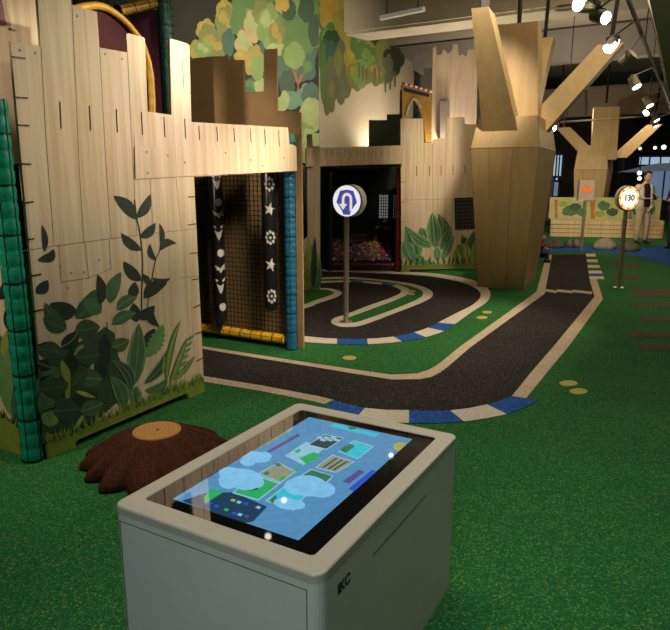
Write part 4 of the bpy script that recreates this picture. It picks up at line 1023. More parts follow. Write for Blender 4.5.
card(s2, [(20, 190), (110, 130), (185, 160), (100, 230)], 7)
card(s2, [(115, 145), (185, 100), (270, 115), (195, 165)], 8)
card(s2, [(240, 172), (310, 125), (395, 150), (325, 205)], 4)
card(s2, [(145, 240), (220, 185), (315, 215), (235, 262)], 5)
card(s2, [(65, 285), (130, 245), (225, 275), (180, 320)], 9)
for k in range(6):
    a = (160 + 14 * k, 108 + 9 * (k % 2)); spoly(s2(a, (a[0] + 22, a[1] + 6), (a[0] + 12, a[1] + 14), (a[0] - 8, a[1] + 9)), 7)
spoly(s2((80, 200), (140, 175), (180, 190), (110, 225)), 3); spoly(s2((60, 170), (80, 160), (90, 170), (70, 180)), 3)
spoly(s1((480, 300), (500, 285), (515, 300), (495, 310)), 9); spoly(s1((540, 250), (565, 245), (575, 258), (555, 265)), 9); spoly(s1((560, 325), (590, 310), (600, 325), (575, 338)), 3); spoly(s1((635, 275), (655, 265), (670, 280), (650, 290)), 3)
spoly(s1((395, 375), (440, 370), (460, 382), (410, 388)), 8); spoly(s1((510, 440), (545, 410), (552, 430), (530, 455)), 9)
spoly(s2((250, 165), (290, 140), (315, 150), (275, 180)), 9)
ca = [Vector(p) for p in ((145, 240), (220, 185), (315, 215), (235, 262))]
for q in (0.25, 0.5, 0.72):
    a_1, b_1 = ca[0].lerp(ca[3], q).lerp(ca[1].lerp(ca[2], q), 0.12), ca[0].lerp(ca[3], q).lerp(ca[1].lerp(ca[2], q), 0.88)
    spoly(s2(tuple(a_1), tuple(b_1), (b_1.x + 6, b_1.y + 3), (a_1.x + 6, a_1.y + 3)), 8)
spoly(s1((500, 185), (660, 95), (672, 105), (512, 195)), 11); spoly(s1((320, 230), (600, 80), (610, 86), (330, 236)), 9)
spoly(s2((205, 65), (230, 55), (420, 100), (400, 112)), 4); spoly(s2((280, 70), (310, 68), (325, 78), (295, 82)), 9)
sell(400, 446.5, 7, 4.5, 10)
spoly(s2((285, 330), (385, 250), (402, 256), (310, 340)), 6); spoly(s2((260, 300), (330, 250), (355, 258), (290, 308)), 11)
spoly(s3((330, 335), (560, 135), (575, 140), (350, 345)), 3)
for cx, cy, rx, ry in ((310, 300, 60, 32), (370, 320, 110, 45), (440, 345, 45, 30), (300, 340, 50, 40), (380, 350, 80, 35), (440, 215, 80, 28), (490, 210, 35, 20), (400, 240, 40, 22)):
    (p,) = s1((cx, cy)); sell(p[0], p[1], rx / 5.154, ry / 5.154, 1, 0.1)
for cx, cy, rx, ry in ((375, 75, 95, 50), (430, 90, 75, 40), (320, 80, 60, 40), (275, 160, 60, 28), (320, 165, 40, 22), (240, 155, 30, 20)):
    (p,) = s3((cx, cy)); sell(p[0], p[1], rx / 4.786, ry / 4.786, 1, 0.1)
obj('display', sb, SM, table, local=True, recalc=False)
# door outline, slot and logo
GRV = mat('groove', (0.16, 0.16, 0.14), 0.6)
bm = bmesh.new(); yy = -TL + 0.001
for (x0, x1, z0, z1) in ((-0.318, 0.308, 0.556, 0.5585), (-0.318, -0.3155, 0.03, 0.5585), (0.3055, 0.308, 0.03, 0.5585), (-0.318, 0.308, 0.03, 0.0325)):
    box(bm, ((x0 + x1) / 2, yy - 0.0006, (z0 + z1) / 2), (x1 - x0, 0.0014, z1 - z0))
obj('service_door', bm, GRV, tbody, local=True)
def on_side(x, y):   # point on the long side facing the lower right
    d = ray(x, y); n = tu; o_ = Vector((-0.094, 1.888, 0)) + tu * TWD
    p = CAM + d * ((o_ - CAM).dot(n) / d.dot(n)); return MI @ p
s_a, s_b = on_side(373, 554), on_side(426, 496)
bm = bmesh.new(); zz = (s_a.z + s_b.z) / 2
box(bm, (TWD - 0.0008, (s_a.y + s_b.y) / 2, zz), (0.0014, abs(s_b.y - s_a.y), 0.004)); obj('media_slot', bm, GRV, tbody, local=True)
def text_mesh(s, size, M, depth=0.0006, bold=0.0):
    cu = bpy.data.curves.new('txt', 'FONT'); cu.body = s; cu.size = size; cu.align_x = 'CENTER'; cu.align_y = 'CENTER'; cu.extrude = depth; cu.offset = bold
    to = bpy.data.objects.new('txt', cu); COL.objects.link(to)
    bpy.context.view_layer.update()
    me = bpy.data.meshes.new_from_object(to.evaluated_get(bpy.context.evaluated_depsgraph_get()))
    bpy.data.objects.remove(to); b_ = bmesh.new(); b_.from_mesh(me); bpy.data.meshes.remove(me)
    b_.transform(M); return b_
lc = (on_side(337, 590) + on_side(351, 578)) / 2
Mx = Matrix.Translation((TWD - 0.0006, lc.y, lc.z)) @ Matrix(((0, 0, 1, 0), (1, 0, 0, 0), (0, 1, 0, 0), (0, 0, 0, 1)))
obj('logo', text_mesh('IKC', 0.040, Mx, bold=0.0012), BLACK, tbody, local=True)

# ================================================================ TREE STUMP
sc_ = gz(153, 468); sc_ = Vector((sc_.x, sc_.y + 0.08, 0))
stump = empty('tree_stump', 'brown tree stump seat with spreading roots and a yellow cut top', 'stump', sc_)
topc = gz(157, 431, 0.19)
bm = bmesh.new(); N = 156; lob = [random.uniform(0, 6.28) for _ in range(3)]
prof = [(0.99, 0.0), (1.0, 0.02), (0.97, 0.045), (0.88, 0.08), (0.75, 0.112), (0.60, 0.145), (0.48, 0.172), (0.41, 0.186), (0.375, 0.19)]
rings = []
for q, z in prof:
    ring = []
    for k in range(N):
        a = 2 * math.pi * k / N
        base = 0.385 * q
        am = (1 - (z / 0.19)) ** 0.8
        ridge = (0.5 + 0.5 * math.cos(13 * a + 1.1 * math.sin(2 * a + lob[0]))) ** 0.6
        r = base * (1 + am * (0.24 * (ridge - 0.75) + 0.05 * math.sin(3 * a + lob[1]))) + 0.004 * math.sin(23 * a)
        zz = z * (1 - 0.22 * am * (1 - ridge)) if z > 0 else 0
        t_ = z / 0.19
        ring.append(bm.verts.new((sc_.x + (topc.x - sc_.x) * t_ + r * math.cos(a), sc_.y + (topc.y - sc_.y) * t_ + r * math.sin(a), zz)))
    rings.append(ring)
for a, b in zip(rings, rings[1:]):
    for k in range(N): bm.faces.new((a[k], a[(k + 1) % N], b[(k + 1) % N], b[k]))
bm.faces.new(rings[0][::-1]); bm.faces.new(rings[-1])
obj('bark', bm, mat('bark_carpet', (0.060, 0.020, 0.010), 0.9, 0.35, 60, bump=0.6, spec=0.1), stump, smooth=True)
m, nt, b = nodes('cut_wood'); tc = nt.nodes.new('ShaderNodeTexCoord'); wv = nt.nodes.new('ShaderNodeTexWave'); wv.wave_type = 'RINGS'; wv.rings_direction = 'Z'
wv.inputs['Scale'].default_value = 14; wv.inputs['Distortion'].default_value = 1.5
mp = nt.nodes.new('ShaderNodeMapping'); mp.inputs['Location'].default_value = (sc_.x - topc.x, sc_.y - topc.y, 0)
rp = nt.nodes.new('ShaderNodeValToRGB'); rp.color_ramp.elements[0].color = (0.36, 0.175, 0.04, 1); rp.color_ramp.elements[1].color = (0.45, 0.235, 0.06, 1)
nt.links.new(tc.outputs['Object'], mp.inputs['Vector']); nt.links.new(mp.outputs['Vector'], wv.inputs['Vector']); nt.links.new(wv.outputs['Fac'], rp.inputs['Fac']); nt.links.new(rp.outputs['Color'], b.inputs['Base Color']); b.inputs['Roughness'].default_value = 0.9
bm = bmesh.new(); tube(bm, (topc.x, topc.y, 0.189), (topc.x, topc.y, 0.196), 0.126, 0.124, 40); ct = obj('cut_top', bm, m, stump)
bm = bmesh.new(); tube(bm, (topc.x + 0.004, topc.y, 0.1955), (topc.x + 0.004, topc.y, 0.1975), 0.009, seg=10); obj('heart', bm, HOLE if False else mat('heartwood', (0.06, 0.03, 0.012), 0.9), ct)

# ================================================================ ROAD SIGNS
def round_sign(label, base, zc, r, yaw, thick, build, back=0.0):
    t = empty('road_sign', label, 'road sign', base, yaw)
    b_ = bmesh.new(); tube(b_, (0, 0, 0), (0, 0, zc - r * 0.96), 0.028, seg=16); tube(b_, (0, 0, 0), (0, 0, 0.012), 0.07, seg=20); obj('pole', b_, STEEL, t, smooth=False, local=True)
    b_ = bmesh.new(); tube(b_, (0, back + thick / 2, zc), (0, back - thick / 2, zc), r, seg=48); dr = obj('lamp_drum', b_, WHITE, t, local=True)
    b_ = bmesh.new(); tube(b_, (0, back - thick / 2 + 0.02, zc), (0, back - thick / 2 - 0.004, zc), r * 1.02, seg=48); obj('rim', b_, mat('sign_rim', (0.22, 0.19, 0.13), 0.4), dr, local=True)
    build(dr, back - thick / 2 - 0.0042, zc, r)
    return t
def disc_face(parent, y, zc, r, m, name='lit_face'):
    b_ = bmesh.new(); tube(b_, (0, y, zc), (0, y - 0.0015, zc), r, seg=48); return obj(name, b_, m, parent, local=True)
def uturn(dr, y, zc, r):
    f = disc_face(dr, y, zc, r * 0.95, mat('sign_white_lit', (0.9, 0.9, 0.92), 0.4, 0.0, emit=0.85, ecol=(0.92, 0.92, 1.0)))
    b_ = bmesh.new(); y2 = y - 0.0022
    pts = [(-0.72, -0.08), (-0.46, 0.62), (0.0, 0.7), (0.46, 0.62), (0.72, -0.08), (0.36, -0.55), (0.22, -0.85), (-0.22, -0.85), (-0.36, -0.55)]
    face(b_, [Vector((a * r, y2, zc + b * r)) for a, b in pts]); obj('blue_field', b_, mat('sign_blue_lit', (0.12, 0.14, 0.55), 0.4, 0.1, 8, emit=0.55, ecol=(0.10, 0.12, 0.50)), f, local=True, recalc=False)
    b_ = bmesh.new(); y3 = y - 0.0034; w_ = 0.085
    cl = [(0.30, -0.62), (0.30, 0.15)] + [(0.03 + 0.27 * math.cos(a), 0.15 + 0.27 * math.sin(a)) for a in [math.pi * k / 10 for k in range(1, 10)]] + [(-0.24, 0.15), (-0.24, -0.20)]
    for i in range(len(cl) - 1):
        a, b = Vector(cl[i]), Vector(cl[i + 1]); d = (b - a).normalized(); n = Vector((-d.y, d.x)) * w_
        face(b_, [Vector((p.x * r, y3, zc + p.y * r)) for p in (a + n, b + n, b - n, a - n)])
    face(b_, [Vector((p[0] * r, y3, zc + p[1] * r)) for p in ((-0.52, -0.18), (0.04, -0.18), (-0.24, -0.55))])
    obj('arrow', b_, mat('sign_arrow_lit', (0.9, 0.82, 0.8), 0.4, 0.0, emit=0.75, ecol=(1, 0.86, 0.84)), f, local=True, recalc=False)
sb_ = gz(346, 322)
round_sign('lit round blue road sign with a white U-turn arrow on a steel pole', sb_, gy(347, 201, sb_.y).z, 0.166, R(-27), 0.13, uturn, 0.075)
def speed(dr, y, zc, r):
    f = disc_face(dr, y, zc, r * 0.95, mat('sign_amber_lit', (0.95, 0.7, 0.4), 0.4, 0.0, emit=1.0, ecol=(1.0, 0.66, 0.28)))
    f2 = disc_face(f, y - 0.0016, zc, r * 0.74, mat('sign_cream_lit', (0.95, 0.85, 0.7), 0.4, 0.0, emit=1.4, ecol=(1.0, 0.86, 0.66)), 'lit_centre')
    for k in range(8):
        b_ = bmesh.new(); a = k * math.pi / 4 + math.pi / 2; c = Vector((0.84 * r * math.cos(a), y - 0.003, zc + 0.84 * r * math.sin(a)))
        tube(b_, c, c + Vector((0, -0.0012, 0)), r * 0.12, seg=10)
        obj('dot', b_, mat('sign_red_lit', (0.6, 0.2, 0.05), 0.4, 0.0, emit=0.7, ecol=(0.95, 0.40, 0.10)), f, local=True)
    Mx = Matrix.Translation((0, y - 0.0042, zc)) @ Matrix.Rotation(math.pi / 2, 4, 'X')
    obj('numerals', text_mesh('130', r * 0.66, Mx, 0.0005, 0.004), mat('sign_brown', (0.16, 0.04, 0.02), 0.5), f, local=True)
sb2 = gz(618.5, 288)
round_sign('lit amber round speed sign reading 130 on a pole beside the road', sb2, gy(626.5, 198, sb2.y).z, 0.165, R(12), 0.08, speed)
sb3 = gz(581, 251); zc = gy(585.5, 190.5, sb3.y).z
t = empty('square_sign', 'square cream road sign with an orange car picture at the far road end', 'road sign', sb3, R(6))
bm = bmesh.new(); tube(bm, (0, 0, 0), (0, 0, zc - 0.20), 0.03, seg=12); obj('pole', bm, STEEL, t, local=True)
bm = bmesh.new(); box(bm, (0, 0, zc), (0.34, 0.08, 0.42)); bx_ = obj('sign_box', bm, mat('sign_cream', (0.42, 0.35, 0.26), 0.5), t, local=True)
bm = bmesh.new(); y0 = -0.0412
face(bm, [Vector((a * 0.15, y0, zc + b * 0.1 - 0.0)) for a, b in ((-0.95, -0.2), (-0.9, 0.45), (-0.45, 1.0), (0.3, 1.0), (0.65, 0.4), (0.98, 0.0), (0.9, -0.4), (-0.8, -0.4))])
obj('car_picture', bm, mat('sign_orange_glow', (0.62, 0.16, 0.05), 0.5, emit=0.25, ecol=(0.8, 0.22, 0.06)), bx_, local=True, recalc=False)  # faint glow added to the orange, the sign box itself is unlit
# yellow ovals stuck to the carpet
YD = mat('yellow_marker', (0.42, 0.36, 0.08), 0.7)
for x, y, rx, ry, lab in ((349.5, 358, 7, 2.1, 'single yellow oval floor marker between the two road lanes'), (487, 312.3, 5, 1.4, 'yellow oval floor marker by the bend, farther of its pair'), (482, 317.6, 5.5, 1.6, 'yellow oval floor marker by the bend, nearer of its pair'),
                     (412, 291.6, 3.8, 1.0, 'small yellow oval marker on the horseshoe island, farther of its pair'), (411, 294.4, 4, 1.0, 'small yellow oval marker on the horseshoe island, nearer of its pair'), (568.5, 383.4, 9, 2.9, 'yellow oval floor marker outside the kerb corner, farther of its pair'), (578.5, 391.4, 9, 3.0, 'yellow oval floor marker outside the kerb corner, nearer of its pair')):
    bm = bmesh.new(); pts = [gz(x + rx * math.cos(k * math.pi / 12), y + ry * math.sin(k * math.pi / 12)) for k in range(24)]
    zb_ = 0.0052 if lab.startswith('small') else 0.0005
    prism(bm, [p + Vector((0, 0, zb_ + 0.002)) for p in pts], [p + Vector((0, 0, zb_)) for p in pts])
    tag(obj('floor_marker', bm, YD), lab, 'floor marker', 'yellow floor markers')

# ================================================================ BENCH, ROCKS, FIGURES
BD = Plane((5.719, 16.95), (2.54, -0.62)); BL = 2.75
bench = empty('slatted_bench', 'long wooden slatted bench with a printed forest backboard', 'bench', BD.pt(1.3, 0))
for i in range(4):
    bm = bmesh.new(); pbox(bm, BD, 0, BL, 0.012 + i * 0.109, 0.012 + i * 0.109 + 0.092, 0.03, 0.0); obj('slat', bm, SLAT, bench)
bm = bmesh.new(); pbox(bm, BD, 0.01, BL - 0.01, 0, 0.438, -0.004, -0.5); obj('seat_box', bm, mat('seat_box_shaded', (0.22, 0.15, 0.08), 0.6), bench)  # darker than the slats to paint the shade in their gaps
bm = bmesh.new(); pbox(bm, BD, 0.0, BL, 0.4385, 0.452, 0.02, -0.499); obj('seat_top', bm, SLAT, bench)
bbk = BD.off(-0.5)
bm = bmesh.new(); pbox(bm, bbk, -0.02, BL, 0.45, 1.02, 0.0, -0.04); bkb = obj('backboard', bm, mat('bench_print', (0.36, 0.38, 0.16), 0.6, 0.15, 4), bench)
pr = Print(bbk, 0.001); bx0 = lambda x, y: bbk.uv(x, y)
def bt(x, wd, mi): pr.poly([(x - wd, 222), (x - wd * 0.7, 212), (x - wd * 1.2, 199.5), (x + wd * 1.2, 199.5), (x + wd * 0.8, 212), (x + wd * 1.3, 222)], mi)
for x, y, rx, ry, mi in ((570, 211, 8, 5, 2), (575, 207, 6, 4, 1), (582, 212, 5, 4, 2), (604, 206, 6, 5, 2), (612, 212, 6, 4, 1), (563, 204, 5, 3, 4), (600, 214, 5, 3, 4), (640, 210, 8, 7, 1), (650, 208, 6, 7, 2), (625, 214, 6, 4, 5)):
    pr.ell(x, y, rx, ry, mi, jit=0.15)
bt(556, 1.6, 9); bt(592.5, 2.4, 9); bt(630, 2, 10)
pr.done('printed_trees', LEAFM + [mat('trunk_print', (0.36, 0.13, 0.04), 0.6), mat('trunk_print_grey', (0.2, 0.12, 0.12), 0.6)], bkb)
def rock(x0, x1, ytop, ybot, col_, label):
    a, b = gz(x0, ybot), gz(x1, ybot); c = (a + b) / 2; rw = (b - a).length / 2; h = gy((x0 + x1) / 2, ytop, c.y).z
    b_ = bmesh.new(); bmesh.ops.create_icosphere(b_, subdivisions=3, radius=1)
    for v in list(b_.verts):
        n = 1 + 0.07 * math.sin(5 * v.co.x + x0) + 0.06 * math.sin(6 * v.co.y + 2) + 0.05 * math.sin(7 * v.co.z)
        v.co = Vector((c.x + v.co.x * rw * n, c.y + 0.2 + v.co.y * rw * 0.8 * n, max(0.0, v.co.z) ** 0.8 * h if v.co.z > 0 else 0.0))
    bmesh.ops.dissolve_degenerate(b_, dist=1e-5, edges=b_.edges)
    tag(obj('boulder', b_, mat('rock_' + label[:9].replace(' ', '_'), col_, 0.8, 0.2, 8, bump=0.3), smooth=True), label, 'boulder', 'boulders by the blue stream')
rock(547, 568, 240.5, 248.5, (0.085, 0.070, 0.055), 'dark grey boulder at the stream beside the pillar foot')
rock(569.5, 583.5, 239.5, 248, (0.20, 0.17, 0.15), 'lighter grey boulder behind the square sign pole')
rock(597.5, 620, 238.5, 250, (0.30, 0.25, 0.18), 'large tan boulder between the two far signs')
rock(624, 643.5, 242.5, 252, (0.11, 0.10, 0.07), 'low dark boulder in front of the standing man')

def skin(name, verts, edges, radii, m, parent, sub=2, flat=None):
    """continuous tapered body: skin over a joint skeleton"""
    me = bpy.data.meshes.new(name); me.from_pydata(verts, edges, []); o = bpy.data.objects.new(name, me); COL.objects.link(o)
    md = o.modifiers.new('s', 'SKIN'); md.use_smooth_shade = True
    if not me.skin_vertices: me.skin_vertices.new()
    for i, r in enumerate(radii):
        me.skin_vertices[0].data[i].radius = r if isinstance(r, tuple) else (r, r)
        me.skin_vertices[0].data[i].use_root = (i == 0)
    s_ = o.modifiers.new('d', 'SUBSURF'); s_.levels = sub; s_.render_levels = sub
    bpy.context.view_layer.update()
    nm = bpy.data.meshes.new_from_object(o.evaluated_get(bpy.context.evaluated_depsgraph_get()))
    bpy.data.objects.remove(o); nm.name = name; nm.materials.clear(); nm.materials.append(m)
    for p in nm.polygons: p.use_smooth = True
    q = bpy.data.objects.new(name, nm); COL.objects.link(q); q.parent = parent
    ROOTM[q] = ROOTM[parent]
    return q
SKINM = mat('skin', (0.50, 0.28, 0.19), 0.5, 0.05)
HAIR = mat('dark_hair', (0.018, 0.012, 0.010), 0.6)
def ellipsoid(bm, c, r, seg=16, cut=None):
    res = bmesh.ops.create_uvsphere(bm, u_segments=seg, v_segments=seg, radius=1.0)
    for v in res['verts']: v.co = Vector((c[0] + v.co.x * r[0], c[1] + v.co.y * r[1], c[2] + v.co.z * r[2]))
    return res['verts']
def head(t, c, s, hair, tilt=0.0):
    """face with nose, ears, eyes, mouth; looks along -y"""
    bm = bmesh.new(); Mh = Matrix.Translation(c) @ Matrix.Rotation(tilt, 4, 'X')
    ellipsoid(bm, (0, 0, 0), (0.075 * s, 0.092 * s, 0.112 * s), 20)
    ellipsoid(bm, (0, -0.03 * s, -0.05 * s), (0.055 * s, 0.06 * s, 0.06 * s), 14)
    ellipsoid(bm, (0, -0.095 * s, -0.012 * s), (0.013 * s, 0.018 * s, 0.026 * s), 8)
    for sx in (-1, 1): ellipsoid(bm, (sx * 0.077 * s, 0.005 * s, -0.005 * s), (0.010 * s, 0.02 * s, 0.03 * s), 8)
    bm.transform(Mh); hd = obj('head', bm, SKINM, t, smooth=True, local=True)
    bm = bmesh.new()
    for sx in (-1, 1): ellipsoid(bm, (sx * 0.03 * s, -0.083 * s, 0.012 * s), (0.011 * s, 0.007 * s, 0.007 * s), 8)
    bm.transform(Mh); obj('eyes', bm, BLACK, hd, local=True)
    bm = bmesh.new(); ellipsoid(bm, (0, -0.086 * s, -0.060 * s), (0.024 * s, 0.006 * s, 0.006 * s), 8); bm.transform(Mh); obj('mouth', bm, mat('lips', (0.35, 0.12, 0.10), 0.5), hd, local=True)
    bm = bmesh.new(); vs_ = ellipsoid(bm, (0, 0.012 * s, 0.022 * s), (0.082 * s, 0.098 * s, 0.108 * s), 20)
    dl = [v for v in vs_ if (v.co.y < -0.035 * s and v.co.z < 0.075 * s) or v.co.z < -0.05 * s]
    bmesh.ops.delete(bm, geom=dl, context='VERTS'); bm.transform(Mh); obj('hair', bm, hair, hd, smooth=True, local=True)
def hand(t, wrist, d, m, s=1.0, side=1):
    """palm with four fingers and a thumb, slightly curled"""
    d = Vector(d).normalized(); x = d.cross(Vector((0, 0, 1))).normalized() * side; n = x.cross(d)
    V, E, Rr = [tuple(wrist), tuple(Vector(wrist) + d * 0.045 * s), tuple(Vector(wrist) + d * 0.085 * s)], [(0, 1), (1, 2)], [0.022 * s, (0.036 * s, 0.016 * s), (0.036 * s, 0.014 * s)]
    h = skin('hand', V, E, Rr, m, t, 1)
    for k, (off_, ln) in enumerate(((-0.030, 0.062), (-0.010, 0.072), (0.010, 0.068), (0.029, 0.052))):
        b0 = Vector(wrist) + d * 0.075 * s + x * off_ * s
        skin('finger', [tuple(b0), tuple(b0 + d * ln * 0.55 * s + n * 0.01 * s), tuple(b0 + d * ln * 0.85 * s + n * 0.035 * s)], [(0, 1), (1, 2)], [0.0095 * s, 0.009 * s, 0.007 * s], m, h, 1)
    b0 = Vector(wrist) + d * 0.03 * s - x * 0.03 * s
    skin('thumb', [tuple(b0), tuple(b0 - x * 0.03 * s + d * 0.03 * s), tuple(b0 - x * 0.03 * s + d * 0.058 * s + n * 0.012 * s)], [(0, 1), (1, 2)], [0.011 * s, 0.010 * s, 0.008 * s], m, h, 1)
def person(loc, yaw, sc, label, jm, sm, tm, opened=True):
    t = empty('person', label, 'person', loc, yaw)
    S = lambda P: [tuple(c * sc for c in p) for p in P]
    q = lambda r: tuple(v * sc for v in r) if isinstance(r, tuple) else r * sc
    # bare body: one continuous figure
    V = [(0, 0, 0.95), (0, 0.01, 1.12), (0, 0.02, 1.32), (0, 0.01, 1.44), (0, -0.01, 1.54),
         (-0.19, 0.02, 1.40), (-0.25, 0.03, 1.13), (-0.13, -0.20, 1.10), (0.19, 0.02, 1.40), (0.25, 0.03, 1.13), (0.10, -0.22, 1.12),
         (-0.10, 0, 0.90), (-0.12, -0.02, 0.50), (-0.14, 0.02, 0.09), (0.10, 0, 0.90), (0.13, -0.01, 0.50), (0.15, 0.03, 0.09)]
    E = [(0, 1), (1, 2), (2, 3), (3, 4), (2, 5), (5, 6), (6, 7), (2, 8), (8, 9), (9, 10), (0, 11), (11, 12), (12, 13), (0, 14), (14, 15), (15, 16)]
    Rr = [(0.12, 0.085), (0.105, 0.075), (0.12, 0.08), (0.06, 0.055), (0.05, 0.05), 0.055, 0.042, 0.028, 0.055, 0.042, 0.028, 0.085, 0.06, 0.04, 0.085, 0.06, 0.04]
    skin('body', S(V), E, [q(r) for r in Rr], SKINM, t)
    skin('trousers', S([(0, 0, 0.98), (-0.10, 0, 0.88), (-0.12, -0.02, 0.50), (-0.14, 0.02, 0.06), (0.10, 0, 0.88), (0.13, -0.01, 0.50), (0.15, 0.03, 0.06)]), [(0, 1), (1, 2), (2, 3), (0, 4), (4, 5), (5, 6)], [q(r) for r in [(0.165, 0.125), 0.115, 0.085, 0.068, 0.115, 0.085, 0.068]], tm, t)
    skin('shirt', S([(0, 0, 0.86), (0, 0, 0.96), (0, 0.01, 1.12), (0, 0.02, 1.34), (0, 0.01, 1.45), (0, 0.0, 1.48)]), [(0, 1), (1, 2), (2, 3), (3, 4), (4, 5)], [q(r) for r in [(0.17, 0.14), (0.175, 0.14), (0.165, 0.135), (0.18, 0.135), (0.085, 0.08), (0.07, 0.07)]], sm, t)
    for s_ in (-1, 1):
        hx = -0.13 if s_ < 0 else 0.10; hy, hz = (-0.20, 1.10) if s_ < 0 else (-0.22, 1.12)
        skin('jacket', S([(s_ * 0.14, 0.03, 0.80), (s_ * 0.14, 0.03, 0.92), (s_ * 0.14, 0.03, 1.15), (s_ * 0.13, 0.03, 1.38), (s_ * 0.20, 0.025, 1.40), (s_ * 0.265, 0.03, 1.13), (s_ * 0.21 if s_ < 0 else 0.18, -0.12, 1.11)]), [(0, 1), (1, 2), (2, 3), (3, 4), (4, 5), (5, 6)], [q(r) for r in [(0.10, 0.17), (0.105, 0.17), (0.10, 0.16), (0.10, 0.13), 0.085, 0.072, 0.06]], jm, t)
        w0 = Vector((hx, hy, hz)) * sc; hand(t, w0, Vector((-s_ * 0.45, -0.8, 0.1)), SKINM, sc, s_)
        b_ = bmesh.new(); ellipsoid(b_, (s_ * 0.145 * sc, -0.045 * sc, 0.045 * sc), (0.05 * sc, 0.13 * sc, 0.044 * sc), 12); obj('shoe', b_, mat('dark_shoe', (0.03, 0.022, 0.018), 0.5), t, smooth=True, local=True)
    head(t, Vector((0, -0.045, 1.63)) * sc, 1.05 * sc, HAIR, 0.35)
    return t
pl_ = gz(640, 243.5)
JK = mat('beige_jacket', (0.50, 0.46, 0.38), 0.8); TR = mat('khaki_trousers', (0.42, 0.34, 0.22), 0.8); SH = mat('black_shirt', (0.010, 0.008, 0.009), 0.8)
man = person(pl_, R(18), 0.96, 'person in a beige jacket and khaki trousers, standing and looking down at a phone', JK, SH, TR)
ph = bmesh.new(); Mp = ROOTM[man]
pc = Mp @ (Vector((-0.015, -0.325, 1.135)) * 0.96); box(ph, pc, (0.075, 0.012, 0.145), Matrix.Rotation(R(18), 3, 'Z') @ Matrix.Rotation(R(-35), 3, 'X'))
tag(obj('phone', ph, BLACK), 'small black phone held in the hands of the standing person', 'phone')
p2 = gz(674.5, 249); person(Vector((p2.x, p2.y, 0)), R(-60), 0.95, 'person in dark clothes standing partly outside the picture edge', mat('navy_jacket', (0.05, 0.05, 0.07), 0.8), SH, mat('dark_trousers', (0.03, 0.03, 0.04), 0.8))

# toddler on a small dark ride-on
kl = gz(541.5, 262.5)
kd = Vector((kl.x + 0.0, kl.y + 0.05, 0))
rt = empty('ride_on_toy', 'small black ride-on toy beside the pillar foot', 'ride-on toy', kd, R(70))
bm = bmesh.new(); box(bm, (0, 0, 0.115), (0.10, 0.26, 0.05)); bmesh.ops.bevel(bm, geom=list(bm.edges), offset=0.015, segments=2, affect='EDGES'); obj('seat', bm, BLACK, rt, local=True)
for sx in (-1, 1):
    for sy in (-1, 1):
        bm = bmesh.new(); tube(bm, (sx * 0.045, sy * 0.10, 0.045), (sx * 0.075, sy * 0.10, 0.045), 0.045, seg=18); obj('wheel', bm, VINYL, rt, local=True)
bm = bmesh.new(); tube(bm, (0, -0.10, 0.13), (0, -0.14, 0.25), 0.010, seg=8); tube(bm, (-0.08, -0.14, 0.25), (0.08, -0.14, 0.25), 0.010, seg=8); obj('handlebar', bm, STEEL, rt, local=True)
kid = empty('person', 'small child in a red top and pale cap, sitting on the black ride-on toy', 'person', kd, R(70))
RED = mat('red_top', (0.40, 0.03, 0.02), 0.8); NAVY = mat('navy_pants', (0.02, 0.025, 0.07), 0.8)
k = 0.52
S = lambda P: [tuple(Vector(p)) for p in P]
skin('body', S([(0, 0.02, 0.18), (0, 0.02, 0.27), (0, 0.01, 0.345), (0, 0.0, 0.39), (-0.06, 0.01, 0.335), (-0.085, -0.05, 0.27), (-0.06, -0.12, 0.25), (0.06, 0.01, 0.335), (0.085, -0.05, 0.27), (0.06, -0.12, 0.25), (-0.05, -0.01, 0.17), (-0.085, -0.10, 0.16), (-0.09, -0.11, 0.04), (0.05, -0.01, 0.17), (0.085, -0.10, 0.16), (0.09, -0.11, 0.04)]),
     [(0, 1), (1, 2), (2, 3), (2, 4), (4, 5), (5, 6), (2, 7), (7, 8), (8, 9), (0, 10), (10, 11), (11, 12), (0, 13), (13, 14), (14, 15)], [(0.05, 0.04), (0.05, 0.04), (0.045, 0.036), 0.025, 0.02, 0.017, 0.014, 0.02, 0.017, 0.014, 0.03, 0.025, 0.018, 0.03, 0.025, 0.018], SKINM, kid, 1)
skin('top', S([(0, 0.02, 0.155), (0, 0.02, 0.26), (0, 0.0, 0.385), (-0.06, 0.01, 0.335), (-0.085, -0.05, 0.27), (0.06, 0.01, 0.335), (0.085, -0.05, 0.27)]), [(0, 1), (1, 2), (1, 3), (3, 4), (1, 5), (5, 6)], [(0.066, 0.056), (0.070, 0.060), (0.04, 0.036), 0.036, 0.03, 0.036, 0.03], RED, kid, 1)
skin('pants', S([(0, 0.02, 0.185), (-0.05, -0.01, 0.17), (-0.085, -0.10, 0.16), (-0.09, -0.11, 0.06), (0.05, -0.01, 0.17), (0.085, -0.10, 0.16), (0.09, -0.11, 0.06)]), [(0, 1), (1, 2), (2, 3), (0, 4), (4, 5), (5, 6)], [(0.06, 0.05), 0.042, 0.036, 0.03, 0.042, 0.036, 0.03], NAVY, kid, 1)
for sx in (-1, 1):
    hand(kid, (sx * 0.06, -0.12, 0.25), (-sx * 0.1, -1, 0.0), SKINM, 0.42, sx)
    bm = bmesh.new(); ellipsoid(bm, (sx * 0.09, -0.13, 0.022), (0.022, 0.045, 0.02), 10); obj('shoe', bm, BLACK, kid, smooth=True, local=True)
head(kid, Vector((0, -0.02, 0.430)), 0.50, mat('pale_cap', (0.5, 0.42, 0.33), 0.8), 0.1)

